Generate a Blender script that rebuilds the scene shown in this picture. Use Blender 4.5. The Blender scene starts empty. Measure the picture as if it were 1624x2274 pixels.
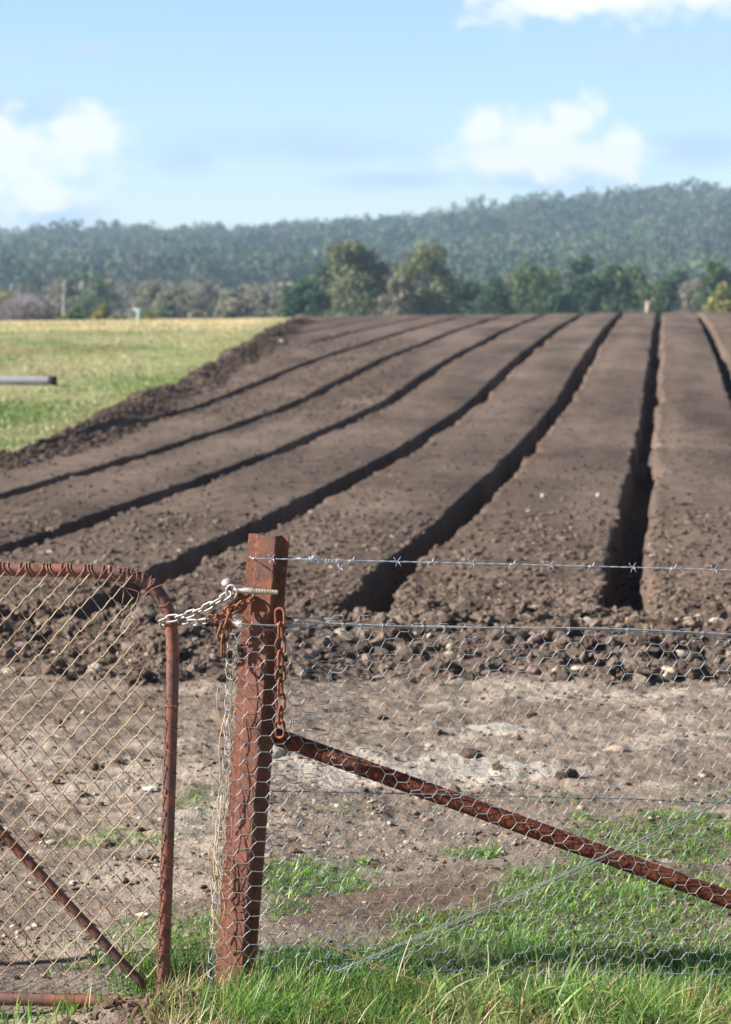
import bpy, math, random
import numpy as np
from math import radians as R, sin, cos, tan, pi
from mathutils import Vector, Matrix

# ------------------------------------------------------------------ camera, sky, sun
scn = bpy.context.scene
COL = scn.collection
PW, PH, F = 1624.0, 2274.0, 4818.0          # planning units of the photograph and its focal length in them
PITCH = R(5.65); CAMZ = 1.65
cam_d = bpy.data.cameras.new('camera'); cam = bpy.data.objects.new('camera', cam_d); COL.objects.link(cam)
cam.location = (0, 0, CAMZ); cam.rotation_euler = (R(90) - PITCH, 0, 0)
cam_d.sensor_fit = 'VERTICAL'; cam_d.sensor_height = 24; cam_d.sensor_width = 17.14; cam_d.lens = F / PH * 24
cam_d.clip_start = 0.1; cam_d.clip_end = 6000
cam_d.dof.use_dof = True; cam_d.dof.focus_distance = 5.32; cam_d.dof.aperture_fstop = 4.1
scn.camera = cam
scn.render.resolution_x = 731; scn.render.resolution_y = 1024

def ray(px, py):
    a = (px - PW / 2) / F; b = (PH / 2 - py) / F
    return np.array([a, cos(PITCH) + b * sin(PITCH), -sin(PITCH) + b * cos(PITCH)])

SUN_EL = R(34); SUN_AZ = R(10)               # from the left, slightly behind the camera's side
sdir = Vector((-cos(SUN_AZ) * cos(SUN_EL), -sin(SUN_AZ) * cos(SUN_EL), sin(SUN_EL)))
sun_d = bpy.data.lights.new('sun', 'SUN'); sun = bpy.data.objects.new('sun', sun_d); COL.objects.link(sun)
sun_d.energy = 5.0; sun_d.angle = R(0.53); sun_d.color = (1.0, 0.95, 0.87)
sun.rotation_euler = sdir.to_track_quat('Z', 'Y').to_euler()
scn.view_settings.view_transform = 'Standard'; scn.view_settings.look = 'None'
scn.view_settings.gamma = 1.0; scn.view_settings.exposure = 1.15
try: scn.view_settings.use_curve_mapping = False
except Exception: pass
scn.cycles.volume_bounces = 1; scn.cycles.max_bounces = 8; scn.cycles.transparent_max_bounces = 8
SKY_STRENGTH = 0.062
HAZE_DENSITY = 0.0004

world = bpy.data.worlds.new('World'); scn.world = world; world.use_nodes = True
wn = world.node_tree.nodes; wl = world.node_tree.links
wn.clear()
def WN(t, **kw):
    n = wn.new(t)
    for k, v in kw.items(): setattr(n, k, v)
    return n
def wmath(op, a, b=None, c=None, clamp=False):
    n = WN('ShaderNodeMath', operation=op); n.use_clamp = clamp
    for i, v in enumerate((a, b, c)):
        if v is None: continue
        if isinstance(v, (int, float)): n.inputs[i].default_value = v
        else: wl.new(v, n.inputs[i])
    return n.outputs[0]
sky = WN('ShaderNodeTexSky', sky_type='NISHITA'); sky.sun_disc = False
sky.sun_elevation = SUN_EL; sky.sun_rotation = math.atan2(sdir.x, sdir.y); sky.altitude = 60
sky.air_density = 1.0; sky.dust_density = 0.2; sky.ozone_density = 2.5
tc = WN('ShaderNodeTexCoord'); sep = WN('ShaderNodeSeparateXYZ'); wl.new(tc.outputs['Generated'], sep.inputs[0])
yy = wmath('MAXIMUM', sep.outputs[1], 0.05)
A_ = wmath('DIVIDE', sep.outputs[0], yy); B_ = wmath('DIVIDE', sep.outputs[2], yy)
comb = WN('ShaderNodeCombineXYZ'); wl.new(A_, comb.inputs[0]); wl.new(B_, comb.inputs[1])
def wnoise(scale, detail, rough, off=0.0, stretch=1.0):
    mp = WN('ShaderNodeMapping'); wl.new(comb.outputs[0], mp.inputs[0])
    mp.inputs['Scale'].default_value = (scale, scale * stretch, 1); mp.inputs['Location'].default_value = (off, off * 1.7, off)
    n = WN('ShaderNodeTexNoise'); n.inputs['Scale'].default_value = 1.0
    n.inputs['Detail'].default_value = detail; n.inputs['Roughness'].default_value = rough
    wl.new(mp.outputs[0], n.inputs[0]); return wmath('SUBTRACT', n.outputs[0], 0.5)
nz = wnoise(52, 5.0, 0.52, 3.1, 1.3); nz2 = wnoise(20, 3.0, 0.5, 8.7, 2.6)
def cloud_mask(ells, noise, amp, lo, hi):
    cur = None
    for (px, py, rx, ry) in ells:
        d = ray(px, py); a0, b0 = d[0] / d[1], d[2] / d[1]
        u = wmath('DIVIDE', wmath('SUBTRACT', A_, a0), rx / F); v = wmath('DIVIDE', wmath('SUBTRACT', B_, b0), ry / F)
        r = wmath('SQRT', wmath('ADD', wmath('MULTIPLY', u, u), wmath('MULTIPLY', v, v)))
        e = wmath('SUBTRACT', 1.0, r)
        cur = e if cur is None else wmath('SMOOTH_MAX', cur, e, 0.15)
    s = wmath('ADD', cur, wmath('MULTIPLY', noise, amp))
    m = WN('ShaderNodeMapRange', interpolation_type='SMOOTHSTEP'); wl.new(s, m.inputs[0])
    m.inputs[1].default_value = lo; m.inputs[2].default_value = hi
    return m.outputs[0]
white = cloud_mask([(1075, 290, 95, 75), (1265, 270, 95, 90), (1370, 325, 85, 75), (1190, 345, 240, 72),
                    (30, 350, 150, 120), (185, 320, 140, 105), (90, 440, 130, 60),
                    (1250, -5, 215, 95), (1540, -25, 240, 80), (1190, 300, 190, 80), (1300, 350, 180, 70)], nz, 2.1, 0.0, 0.72)
grey = cloud_mask([(640, 325, 420, 62), (200, 108, 110, 26), (1480, 110, 330, 75), (430, 350, 110, 50), (1200, 395, 300, 45), (60, 240, 240, 60),
                   (870, 400, 260, 34), (130, 480, 260, 60), (1540, 330, 200, 50), (30, 120, 70, 20)], nz2, 1.3, 0.0, 0.9)
tint = WN('ShaderNodeMix', data_type='RGBA', blend_type='MULTIPLY'); tint.inputs[0].default_value = 1.0
wl.new(sky.outputs[0], tint.inputs[6])
hz = WN('ShaderNodeMapRange', interpolation_type='SMOOTHSTEP'); wl.new(sep.outputs[2], hz.inputs[0]); hz.inputs[1].default_value = 0.14; hz.inputs[2].default_value = 0.45
hc = WN('ShaderNodeMix', data_type='RGBA'); wl.new(hz.outputs[0], hc.inputs[0]); hc.inputs[6].default_value = (1.18, 1.24, 1.40, 1); hc.inputs[7].default_value = (0.22, 0.26, 0.32, 1)
wl.new(hc.outputs[2], tint.inputs[7])
SKYTINT = tint.inputs[7]
mg = WN('ShaderNodeMix', data_type='RGBA'); wl.new(wmath('MULTIPLY', grey, 0.9), mg.inputs[0]); wl.new(tint.outputs[2], mg.inputs[6])
GREYC = mg.inputs[7]; GREYC.default_value = (4.3, 5.6, 7.6, 1)
mw = WN('ShaderNodeMix', data_type='RGBA'); wl.new(wmath('MULTIPLY', white, 0.93), mw.inputs[0]); wl.new(mg.outputs[2], mw.inputs[6])
WHITEC = mw.inputs[7]; WHITEC.default_value = (8.6, 8.4, 8.8, 1)
bg = WN('ShaderNodeBackground'); bg.inputs[1].default_value = SKY_STRENGTH; wl.new(mw.outputs[2], bg.inputs[0])
wo = WN('ShaderNodeOutputWorld'); wl.new(bg.outputs[0], wo.inputs[0])

# ------------------------------------------------------------------ helpers
rng = np.random.default_rng(7); random.seed(7)

def tag(o, label=None, cat=None, group=None, kind=None):
    if label: o['label'] = label
    if cat: o['category'] = cat
    if group: o['group'] = group
    if kind: o['kind'] = kind
    return o

def empty(name, loc=(0, 0, 0)):
    o = bpy.data.objects.new(name, None); COL.objects.link(o); o.location = loc; o.empty_display_size = 0.1
    return o

class MB:
    def __init__(s): s.v = []; s.q = []; s.t = []; s.c = []; s.n = 0; s.hascol = False
    def add(s, v, q=None, t=None, col=None):
        v = np.asarray(v, float).reshape(-1, 3)
        if q is not None and len(q): s.q.append(np.asarray(q, int).reshape(-1, 4) + s.n)
        if t is not None and len(t): s.t.append(np.asarray(t, int).reshape(-1, 3) + s.n)
        s.v.append(v); s.n += len(v)
        if col is None: col = (1, 1, 1)
        else: s.hascol = True
        col = np.asarray(col, float)
        s.c.append(np.broadcast_to(col, (len(v), 3)) if col.ndim == 1 else col)
        return s
    def tube(s, pts, r, sides=8, closed=False, cap=True, col=None):
        P = np.asarray(pts, float); n = len(P)
        r = np.broadcast_to(np.asarray(r, float), (n,))
        T = np.roll(P, -1, 0) - np.roll(P, 1, 0) if closed else np.gradient(P, axis=0)
        T /= np.linalg.norm(T, axis=1)[:, None] + 1e-12
        ref = np.array([0, 0, 1.0]) if abs(T[0][2]) < 0.9 else np.array([0, 1.0, 0])
        N = np.zeros_like(P); b = np.cross(T[0], ref); b /= np.linalg.norm(b); N[0] = b
        for i in range(1, n):
            w = N[i - 1] - T[i] * np.dot(N[i - 1], T[i]); N[i] = w / (np.linalg.norm(w) + 1e-12)
        Bn = np.cross(T, N)
        if closed:                       # spread the twist left over
            w = N[-1] - T[0] * np.dot(N[-1], T[0]); ang = math.atan2(np.dot(np.cross(w, N[0]), T[0]), np.dot(w, N[0]))
            for i in range(n):
                a = ang * i / n; N[i], Bn[i] = N[i] * cos(a) + Bn[i] * sin(a), Bn[i] * cos(a) - N[i] * sin(a)
        th = np.arange(sides) * 2 * pi / sides
        V = P[:, None] + r[:, None, None] * (np.cos(th)[None, :, None] * N[:, None] + np.sin(th)[None, :, None] * Bn[:, None])
        m = n if closed else n - 1
        i = np.arange(m)[:, None]; j = np.arange(sides)[None]
        a = i * sides + j; b = i * sides + (j + 1) % sides; i2 = (i + 1) % n
        q = np.stack([a, b, i2 * sides + (j + 1) % sides, i2 * sides + j], -1).reshape(-1, 4)
        V = V.reshape(-1, 3); t = []
        if cap and not closed:
            V = np.vstack([V, P[0], P[-1]]); k = n * sides
            for jj in range(sides):
                t.append((k, (jj + 1) % sides, jj)); t.append((k + 1, (n - 1) * sides + jj, (n - 1) * sides + (jj + 1) % sides))
        return s.add(V, q, t, col)
    def build(s, name, mat, parent=None, smooth=True):
        me = bpy.data.meshes.new(name)
        V = np.vstack(s.v)
        q = np.vstack(s.q) if s.q else np.zeros((0, 4), int); t = np.vstack(s.t) if s.t else np.zeros((0, 3), int)
        me.vertices.add(len(V)); me.vertices.foreach_set('co', V.astype(np.float32).ravel())
        nl = len(q) * 4 + len(t) * 3
        me.loops.add(nl); me.loops.foreach_set('vertex_index', np.concatenate([q.ravel(), t.ravel()]).astype(np.int32))
        me.polygons.add(len(q) + len(t))
        st = np.concatenate([np.arange(len(q)) * 4, len(q) * 4 + np.arange(len(t)) * 3]).astype(np.int32)
        me.polygons.foreach_set('loop_start', st)
        me.polygons.foreach_set('use_smooth', np.full(len(q) + len(t), smooth))
        if s.hascol:
            C = np.vstack(s.c); at_ = me.color_attributes.new('Col', 'FLOAT_COLOR', 'POINT')
            at_.data.foreach_set('color', np.hstack([C, np.ones((len(C), 1))]).astype(np.float32).ravel())
        me.update(calc_edges=True); me.validate()
        if mat: me.materials.append(mat)
        o = bpy.data.objects.new(name, me); COL.objects.link(o)
        if parent: o.parent = parent; o.matrix_parent_inverse = Matrix.Translation(-Vector(parent.location))
        return o

# numpy value noise
def _h(ix, iy, seed):
    h = (ix.astype(np.int64) * 374761393 + iy.astype(np.int64) * 668265263 + seed * 974634777) & 0x7fffffff
    h = ((h ^ (h >> 13)) * 1274126177) & 0x7fffffff
    h = ((h ^ (h >> 16)) * 83492791) & 0x7fffffff
    return (h & 0xffff) / 65535.0
def vn(x, y, seed=0):
    x = np.asarray(x, float); y = np.asarray(y, float)
    ix = np.floor(x); iy = np.floor(y); fx = x - ix; fy = y - iy
    fx = fx * fx * (3 - 2 * fx); fy = fy * fy * (3 - 2 * fy)
    a = _h(ix, iy, seed); b = _h(ix + 1, iy, seed); c = _h(ix, iy + 1, seed); d = _h(ix + 1, iy + 1, seed)
    return (a * (1 - fx) + b * fx) * (1 - fy) + (c * (1 - fx) + d * fx) * fy - 0.5
def fbm(x, y, oct=4, seed=0, gain=0.5):
    s = 0; a = 1.0; f = 1.0
    for k in range(oct):
        s = s + a * vn(x * f + 13.7 * k, y * f - 7.3 * k, seed + k); a *= gain; f *= 2.03
    return s
def sstep(x, a, b):
    t = np.clip((np.asarray(x, float) - a) / (b - a), 0, 1); return t * t * (3 - 2 * t)

# ------------------------------------------------------------------ materials
def mat(name, base=(0.5, 0.5, 0.5), rough=0.7, metal=0.0, attr=False, var=None, bump=None, trans=0.0, spec=0.5, sheen=None):
    """var: list of (scale, detail, colour, lo, hi[, stretch]) noise layers mixed over base; bump: list of (scale, dist)"""
    m = bpy.data.materials.new(name); m.use_nodes = True; nt = m.node_tree; n = nt.nodes; l = nt.links
    bs = n['Principled BSDF']; bs.inputs['Roughness'].default_value = rough; bs.inputs['Metallic'].default_value = metal
    bs.inputs['Specular IOR Level'].default_value = spec
    tcn = n.new('ShaderNodeTexCoord')
    if attr:
        at_ = n.new('ShaderNodeAttribute'); at_.attribute_name = 'Col'; cur = at_.outputs['Color']
    else:
        rg = n.new('ShaderNodeRGB'); rg.outputs[0].default_value = (*base, 1); cur = rg.outputs[0]
    for k, (sc, det, c, lo, hi) in enumerate(var or []):
        nzn = n.new('ShaderNodeTexNoise'); nzn.inputs['Scale'].default_value = sc; nzn.inputs['Detail'].default_value = det
        nzn.inputs['Roughness'].default_value = 0.6
        mp = n.new('ShaderNodeMapping'); mp.inputs['Location'].default_value = (k * 3.3, k * 1.7, k * 5.1)
        l.new(tcn.outputs['Object'], mp.inputs[0]); l.new(mp.outputs[0], nzn.inputs[0])
        mr = n.new('ShaderNodeMapRange'); mr.inputs[1].default_value = lo; mr.inputs[2].default_value = hi
        l.new(nzn.outputs[0], mr.inputs[0])
        mx = n.new('ShaderNodeMix'); mx.data_type = 'RGBA'
        l.new(mr.outputs[0], mx.inputs[0]); l.new(cur, mx.inputs[6])
        if attr:
            mu = n.new('ShaderNodeMix'); mu.data_type = 'RGBA'; mu.blend_type = 'MULTIPLY'; mu.inputs[0].default_value = 1
            l.new(cur, mu.inputs[6]); mu.inputs[7].default_value = (*c, 1); l.new(mu.outputs[2], mx.inputs[7])
        else: mx.inputs[7].default_value = (*c, 1)
        cur = mx.outputs[2]
    l.new(cur, bs.inputs['Base Color'])
    nrm = None
    for (sc, dist) in (bump or []):
        nzn = n.new('ShaderNodeTexNoise'); nzn.inputs['Scale'].default_value = sc; nzn.inputs['Detail'].default_value = 5
        nzn.inputs['Roughness'].default_value = 0.62; l.new(tcn.outputs['Object'], nzn.inputs[0])
        bp = n.new('ShaderNodeBump'); bp.inputs['Strength'].default_value = 1.0; bp.inputs['Distance'].default_value = dist
        l.new(nzn.outputs[0], bp.inputs['Height'])
        if nrm: l.new(nrm, bp.inputs['Normal'])
        nrm = bp.outputs[0]
    if nrm: l.new(nrm, bs.inputs['Normal'])
    if trans > 0:
        tr = n.new('ShaderNodeBsdfTranslucent'); l.new(cur, tr.inputs[0])
        ms = n.new('ShaderNodeMixShader'); ms.inputs[0].default_value = trans
        l.new(bs.outputs[0], ms.inputs[1]); l.new(tr.outputs[0], ms.inputs[2])
        l.new(ms.outputs[0], n['Material Output'].inputs['Surface'])
    return m

M = {}
M['ground'] = mat('ground_soil', attr=True, rough=0.95, spec=0.2, var=[(9, 6, (1.35, 1.32, 1.28), 0.42, 0.62), (55, 4, (0.62, 0.58, 0.55), 0.5, 0.68), (160, 2, (1.6, 1.6, 1.6), 0.62, 0.72)],
                  bump=[(30, 0.02), (130, 0.008)])
M['field'] = mat('tilled_soil', attr=True, rough=0.95, spec=0.15, var=[(2.2, 4, (1.16, 1.14, 1.12), 0.45, 0.6), (22, 5, (0.66, 0.62, 0.6), 0.5, 0.68), (50, 3, (1.5, 1.5, 1.5), 0.6, 0.72)],
                 bump=[(14, 0.03), (60, 0.012)])
M['pasture'] = mat('pasture_turf', attr=True, rough=0.95, spec=0.1, var=[(1.4, 6, (1.15, 1.05, 0.9), 0.45, 0.62), (9, 5, (0.7, 0.72, 0.65), 0.48, 0.66)], bump=[(6, 0.05), (25, 0.02)])
M['clod'] = mat('soil_clod', attr=True, rough=0.95, spec=0.15, var=[(60, 4, (0.7, 0.68, 0.66), 0.48, 0.62)], bump=[(70, 0.01)])
M['stone'] = mat('stone', attr=True, rough=0.8, spec=0.3, var=[(40, 4, (0.72, 0.68, 0.6), 0.48, 0.62)], bump=[(90, 0.004)])
M['grass'] = mat('grass_blade', attr=True, rough=0.42, trans=0.4, spec=0.5)
M['leaf'] = mat('leaf', attr=True, rough=0.6, trans=0.25, spec=0.3)
M['bark'] = mat('bark', base=(0.22, 0.19, 0.16), rough=0.9, var=[(4, 4, (0.42, 0.38, 0.34), 0.45, 0.6)])
M['palebark'] = mat('pale_bark', base=(0.42, 0.40, 0.37), rough=0.9, var=[(3, 4, (0.25, 0.22, 0.2), 0.45, 0.6)])
RV = [(6, 5, (0.11, 0.055, 0.045), 0.48, 0.62), (22, 6, (0.22, 0.086, 0.045), 0.46, 0.64), (75, 4, (0.10, 0.035, 0.025), 0.5, 0.66), (9, 5, (0.20, 0.085, 0.06), 0.48, 0.64), (140, 3, (0.5, 0.22, 0.09), 0.62, 0.74)]
M['rust'] = mat('rusty_post_steel', base=(0.155, 0.056, 0.037), rough=0.82, spec=0.35, var=RV, bump=[(180, 0.0012), (40, 0.0015)])
M['rustpipe'] = mat('rusty_gate_pipe', base=(0.21, 0.078, 0.052), rough=0.6, spec=0.45, var=[(5, 5, (0.14, 0.075, 0.065), 0.46, 0.6), (12, 6, (0.29, 0.10, 0.05), 0.5, 0.66), (60, 4, (0.09, 0.038, 0.032), 0.52, 0.66), (130, 3, (0.32, 0.17, 0.11), 0.62, 0.74)], bump=[(120, 0.0007)])
M['rustbrace'] = mat('flaky_rust', base=(0.15, 0.038, 0.020), rough=0.85, spec=0.3, var=[(60, 6, (0.26, 0.075, 0.022), 0.5, 0.64), (90, 5, (0.045, 0.014, 0.011), 0.5, 0.62)], bump=[(70, 0.006), (200, 0.002)])
M['rustchain'] = mat('rusty_chain_steel', base=(0.20, 0.066, 0.034), rough=0.75, spec=0.4, var=[(70, 5, (0.34, 0.12, 0.05), 0.45, 0.6), (120, 4, (0.09, 0.03, 0.02), 0.5, 0.62)], bump=[(220, 0.001)])
M['galv'] = mat('galvanised_wire', base=(0.44, 0.46, 0.48), rough=0.42, metal=0.4, spec=0.5, var=[(90, 4, (0.3, 0.32, 0.33), 0.5, 0.66)])
M['dullwire'] = mat('dull_wire', base=(0.24, 0.26, 0.28), rough=0.5, metal=0.4)
M['barb'] = mat('barbed_wire_zinc', base=(0.50, 0.54, 0.60), rough=0.4, metal=0.5)
M['galvchain'] = mat('galvanised_chain', base=(0.38, 0.36, 0.33), rough=0.5, metal=0.35, var=[(110, 4, (0.48, 0.46, 0.43), 0.48, 0.6), (60, 4, (0.26, 0.24, 0.22), 0.55, 0.66)], bump=[(260, 0.0005)])
M['thread'] = mat('bolt_thread', base=(0.52, 0.48, 0.36), rough=0.55, metal=0.25, var=[(90, 4, (0.34, 0.27, 0.16), 0.5, 0.62)])
M['linkwire'] = mat('weathered_mesh_wire', base=(0.42, 0.31, 0.20), rough=0.55, metal=0.25, var=[(7, 5, (0.30, 0.15, 0.10), 0.5, 0.6), (30, 4, (0.5, 0.42, 0.29), 0.5, 0.66)])
M['rustwire'] = mat('rusty_wire', base=(0.24, 0.10, 0.07), rough=0.7, var=[(40, 4, (0.42, 0.26, 0.17), 0.5, 0.62)])
M['straw'] = mat('straw', attr=True, rough=0.6, trans=0.2)
M['pvc'] = mat('grey_pipe', base=(0.25, 0.25, 0.28), rough=0.55, var=[(3, 3, (0.30, 0.29, 0.32), 0.45, 0.6)])
M['black'] = mat('inside_shade', base=(0.015, 0.015, 0.015), rough=0.9)  # near-black that paints the shade inside the post hole and the pipe
M['lichen'] = mat('painted_post', base=(0.30, 0.42, 0.40), rough=0.8, var=[(4, 3, (0.35, 0.5, 0.46), 0.45, 0.6)])
M['timber'] = mat('pale_timber', base=(0.55, 0.40, 0.33), rough=0.85, var=[(6, 3, (0.4, 0.27, 0.2), 0.45, 0.6)])
M['hill'] = mat('hill_soil', base=(0.05, 0.06, 0.035), rough=1.0, var=[(0.02, 4, (0.07, 0.07, 0.045), 0.45, 0.6)])

# ------------------------------------------------------------------ terrain
_py = np.array([-50, 4, 5.5, 7, 8.5, 9.4, 11.8, 18, 25, 33.7, 44, 60, 78, 84, 92, 120, 200, 1400.])
_pz = np.array([-.07, -.07, -.07, -.05, -.01, 0, 0, -.07, -.11, -.03, .37, .72, .95, .93, .62, -.6, -2, -2.])
def zprof(Y):
    w = np.zeros_like(np.asarray(Y, float))
    for k in (-1, -.5, 0, .5, 1): w = w + np.interp(Y + k * np.clip(np.asarray(Y) * 0.05, .3, 6), _py, _pz)
    return w / 5
def zbase(X, Y):
    X = np.asarray(X, float); Y = np.asarray(Y, float)
    z = zprof(Y) + 0.012 * np.clip(X, -25, 25) * sstep(Y, 30, 75) * (1 - sstep(Y, 84, 120))
    z = z - 0.05 * (1 - sstep(X, -.95, -.5)) * (1 - sstep(Y, 5.5, 6.6))
    return z
SL = 0.138                                   # heading of the furrows (dx per metre ahead)
_ey = np.array([0, 9, 14, 24, 26.3, 30.6, 35, 41.5, 47, 63, 75, 100, 140])
_ex = np.array([-9, -8, -6.3, -4.04, -3.89, -3.89, -3.72, -3.3, -2.95, -2.77, -2.7, -2.6, -2.6])
def edge(Y): return np.interp(Y, _ey, _ex) + 0.25 * fbm(np.asarray(Y) * .35, np.asarray(Y) * 0 + 3, 3, 44)
Y0F = 9.0
FUR = [-.25 + 1.38 * k for k in range(-8, 6)]  # furrow lines, spacing of the beds

def gp(px, py, z=-0.05):                      # point on the ground seen at a place of the photograph
    d = ray(px, py); t = (z - CAMZ) / d[2]; return d[0] * t, d[1] * t

# ground colours
C_GRAV = np.array([.29, .238, .195]); C_DARK = np.array([.135, .092, .068]); C_PALE = np.array([.38, .325, .27])
C_FIELD = np.array([.128, .095, .076]); C_EARTH = np.array([.205, .162, .132])

def blob(X, Y, px, py, rx, ry, s=0.35, seed=5):
    x0, y0 = gp(px, py); _, y1 = gp(px, py - ry); _, y2 = gp(px, py + ry)
    rX = rx * y0 / F; rY = abs(y1 - y2) / 2
    d = np.sqrt(((X - x0) / rX) ** 2 + ((Y - y0) / rY) ** 2) + s * 2 * fbm(X * 7, Y * 4, 3, seed)
    return 1 - sstep(d, .7, 1.15)

GRASS = [(690, 1945, 175, 38, .95), (760, 1805, 65, 14, .4), (230, 1862, 150, 20, .4), (430, 1790, 45, 20, .45), (1500, 1870, 200, 45, .75), (1300, 1900, 90, 25, .5),
         (1045, 1888, 75, 14, .6), (1440, 1985, 330, 60, .9), (1250, 2080, 480, 70, 1.0), (1500, 2130, 300, 120, 1.0), (420, 2050, 75, 40, .8),
         (320, 2030, 90, 30, .5), (90, 2060, 90, 22, .18), (620, 2010, 55, 30, .6), (1150, 2200, 650, 60, 1.0), (640, 2120, 100, 60, 1.0), (760, 2230, 400, 60, 1.0), (440, 2105, 60, 18, .6),
         (700, 2180, 240, 60, .9), (330, 2170, 90, 36, .55), (60, 2262, 90, 26, .5), (430, 2250, 120, 30, .3), (1560, 1775, 140, 18, .35), (1250, 1780, 60, 10, .25), (150, 2160, 60, 10, .2), (60, 1905, 60, 10, .15)]
def grass_density(X, Y):
    d = np.zeros_like(X)
    for k, (px, py, rx, ry, w) in enumerate(GRASS): d = np.maximum(d, w * blob(X, Y, px, py, rx, ry, .3, 60 + k))
    far = (X > -.6) & (Y < 4.98)
    d = np.where((X > -.38) & (Y < 4.98), np.maximum(d, .95), d)
    return d

def ground_height(X, Y):
    z = zbase(X, Y)
    nearw = 1 - sstep(Y, 9, 30)
    z = z + nearw * (0.035 * fbm(X * .9, Y * .9, 3, 1) + 0.022 * fbm(X * 2.2, Y * 6, 4, 2))
    mid = sstep(Y, 6.0, 7.2) * (1 - sstep(Y, 9.2, 10))
    z = z + mid * (0.035 * np.abs(fbm(X * 3, Y * 5.5, 4, 3)) + 0.02 * fbm(X * 12, Y * 12, 3, 4))
    z = z + nearw * (0.008 * fbm(X * 20, Y * 20, 3, 9) + .004 * fbm(X * 60, Y * 60, 2, 10))
    mx, my = gp(400, 2235)                    # crumbly mound at the gate corner
    z = z + np.exp(-(((X - mx) / .22) ** 2 + ((Y - my) / .12) ** 2)) * (.03 + .05 * fbm(X * 16, Y * 16, 4, 11))
    z = z + (Y > 20) * 0.05 * fbm(X * .5, Y * .5, 4, 12) * (1 - sstep(Y, 300, 900))
    return z

def build_ground():
    yr = np.concatenate([np.linspace(-30, 3, 12), np.arange(3.6, 9.9, .0125), np.arange(9.9, 14, .06), np.arange(14, 40, .16), np.arange(40, 100, .5), np.arange(100, 260, 6), np.linspace(265, 1300, 30)])
    ui = np.linspace(-1.15, 1.15, 560); uo = np.array([1.3, 1.8, 3, 6, 14, 40, 120.])
    u = np.concatenate([-uo[::-1], ui, uo])
    wv = np.maximum(.12 + .172 * yr, .5)
    X = u[None] * wv[:, None]; X = np.clip(X, -850, 850); Y = np.repeat(yr[:, None], len(u), 1)
    Z = ground_height(X, Y)
    infield = sstep(X - edge(Y), .15, .5) * sstep(Y, 9.45, 9.7) * (1 - sstep(Y, 105, 115)) * (1 - sstep(X - SL * Y, 7.6, 8))
    Z = Z - .6 * infield
    # colour by zone
    C = np.zeros(X.shape + (3,))
    gd = grass_density(X, Y)
    n1 = fbm(X * 1.5, Y * 3.5, 4, 21); n2 = fbm(X * 5, Y * 11, 4, 22)
    t = sstep(n1 + .35 * n2, -.12, .25)[..., None]
    C[:] = C_EARTH * (1 - t) + C_GRAV * t
    pale = (sstep(n2 + .6 * n1, .12, .4) * sstep(Y, 5.9, 6.6) * (1 - sstep(Y, 9, 9.6)))[..., None]
    C = C * (1 - .6 * pale) + C_PALE * .6 * pale
    for (px, py, rx, ry, w) in [(900, 2000, 300, 62, .9), (1150, 1990, 160, 40, .8), (1000, 1935, 120, 22, .6), (420, 2240, 200, 40, .8), (560, 2160, 120, 30, .8), (200, 1590, 260, 22, .5), (60, 1730, 200, 12, .35), (1250, 1735, 300, 14, .4), (1500, 1640, 300, 14, .3), (1450, 1940, 160, 20, .5), (420, 1525, 300, 20, .4), (1200, 1530, 600, 16, .3)]:
        b = (w * blob(X, Y, px, py, rx, ry, .35, int(px)))[..., None]; C = C * (1 - b) + C_DARK * b
    for (px, py, rx, ry, w) in [(1100, 1640, 110, 10, .7), (1180, 1725, 200, 14, .5), (900, 1720, 260, 30, .5), (420, 1820, 60, 20, .4)]:
        b = (w * blob(X, Y, px, py, rx, ry, .35, int(px) + 1))[..., None]; C = C * (1 - b) + np.array([.52, .48, .43]) * b
    g = (gd * .75)[..., None]; C = C * (1 - g) + np.array([.10, .10, .05]) * g
    # pasture beyond, left of the ploughing
    past = sstep(Y, 13, 18)
    q1 = fbm(X * .35, Y * .16, 4, 31); q2 = fbm(X * 1.4, Y * .5, 4, 32)
    G1 = np.array([.22, .26, .11]); G2 = np.array([.33, .33, .18]); G3 = np.array([.18, .24, .08]); G4 = np.array([.26, .20, .12])
    a = sstep(q1 + .5 * q2, -.15, .3)[..., None]; PC = G1 * (1 - a) + G2 * a
    b = sstep(-q1 + .4 * q2, .15, .4)[..., None]; PC = PC * (1 - b) + G3 * b
    b = sstep(fbm(X * .5, Y * .22, 3, 35), .16, .34)[..., None]; PC = PC * (1 - .7 * b) + G4 * .7 * b
    b = sstep(Y, 60, 66)[..., None]; PC = PC * (1 - b) + np.array([.56, .45, .27]) * b
    b = ((1 - sstep(np.abs(X - edge(Y)), .1, 1.1)) * .5)[..., None]; PC = PC * (1 - b) + G3 * b
    b = sstep(Y, 100, 130)[..., None]; PC = PC * (1 - b) + np.array([.16, .17, .09]) * b
    C = C * (1 - past[..., None]) + PC * past[..., None]
    ny, nx = X.shape
    i = np.arange(ny - 1)[:, None]; j = np.arange(nx - 1)[None]
    q = np.stack([i * nx + j, i * nx + j + 1, (i + 1) * nx + j + 1, (i + 1) * nx + j], -1)
    isp = (Y[:-1, :-1] > 15.5)
    V = np.stack([X, Y, Z], -1).reshape(-1, 3); CC = C.reshape(-1, 3)
    for nm, sel, mt in (('ground', ~isp, M['ground']), ('pasture', isp, M['pasture'])):
        qs = q[sel]; used, inv = np.unique(qs, return_inverse=True)
        mb = MB(); mb.add(V[used], inv.reshape(-1, 4), None, CC[used])
        tag(mb.build(nm, mt), kind='structure')
build_ground()

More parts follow.
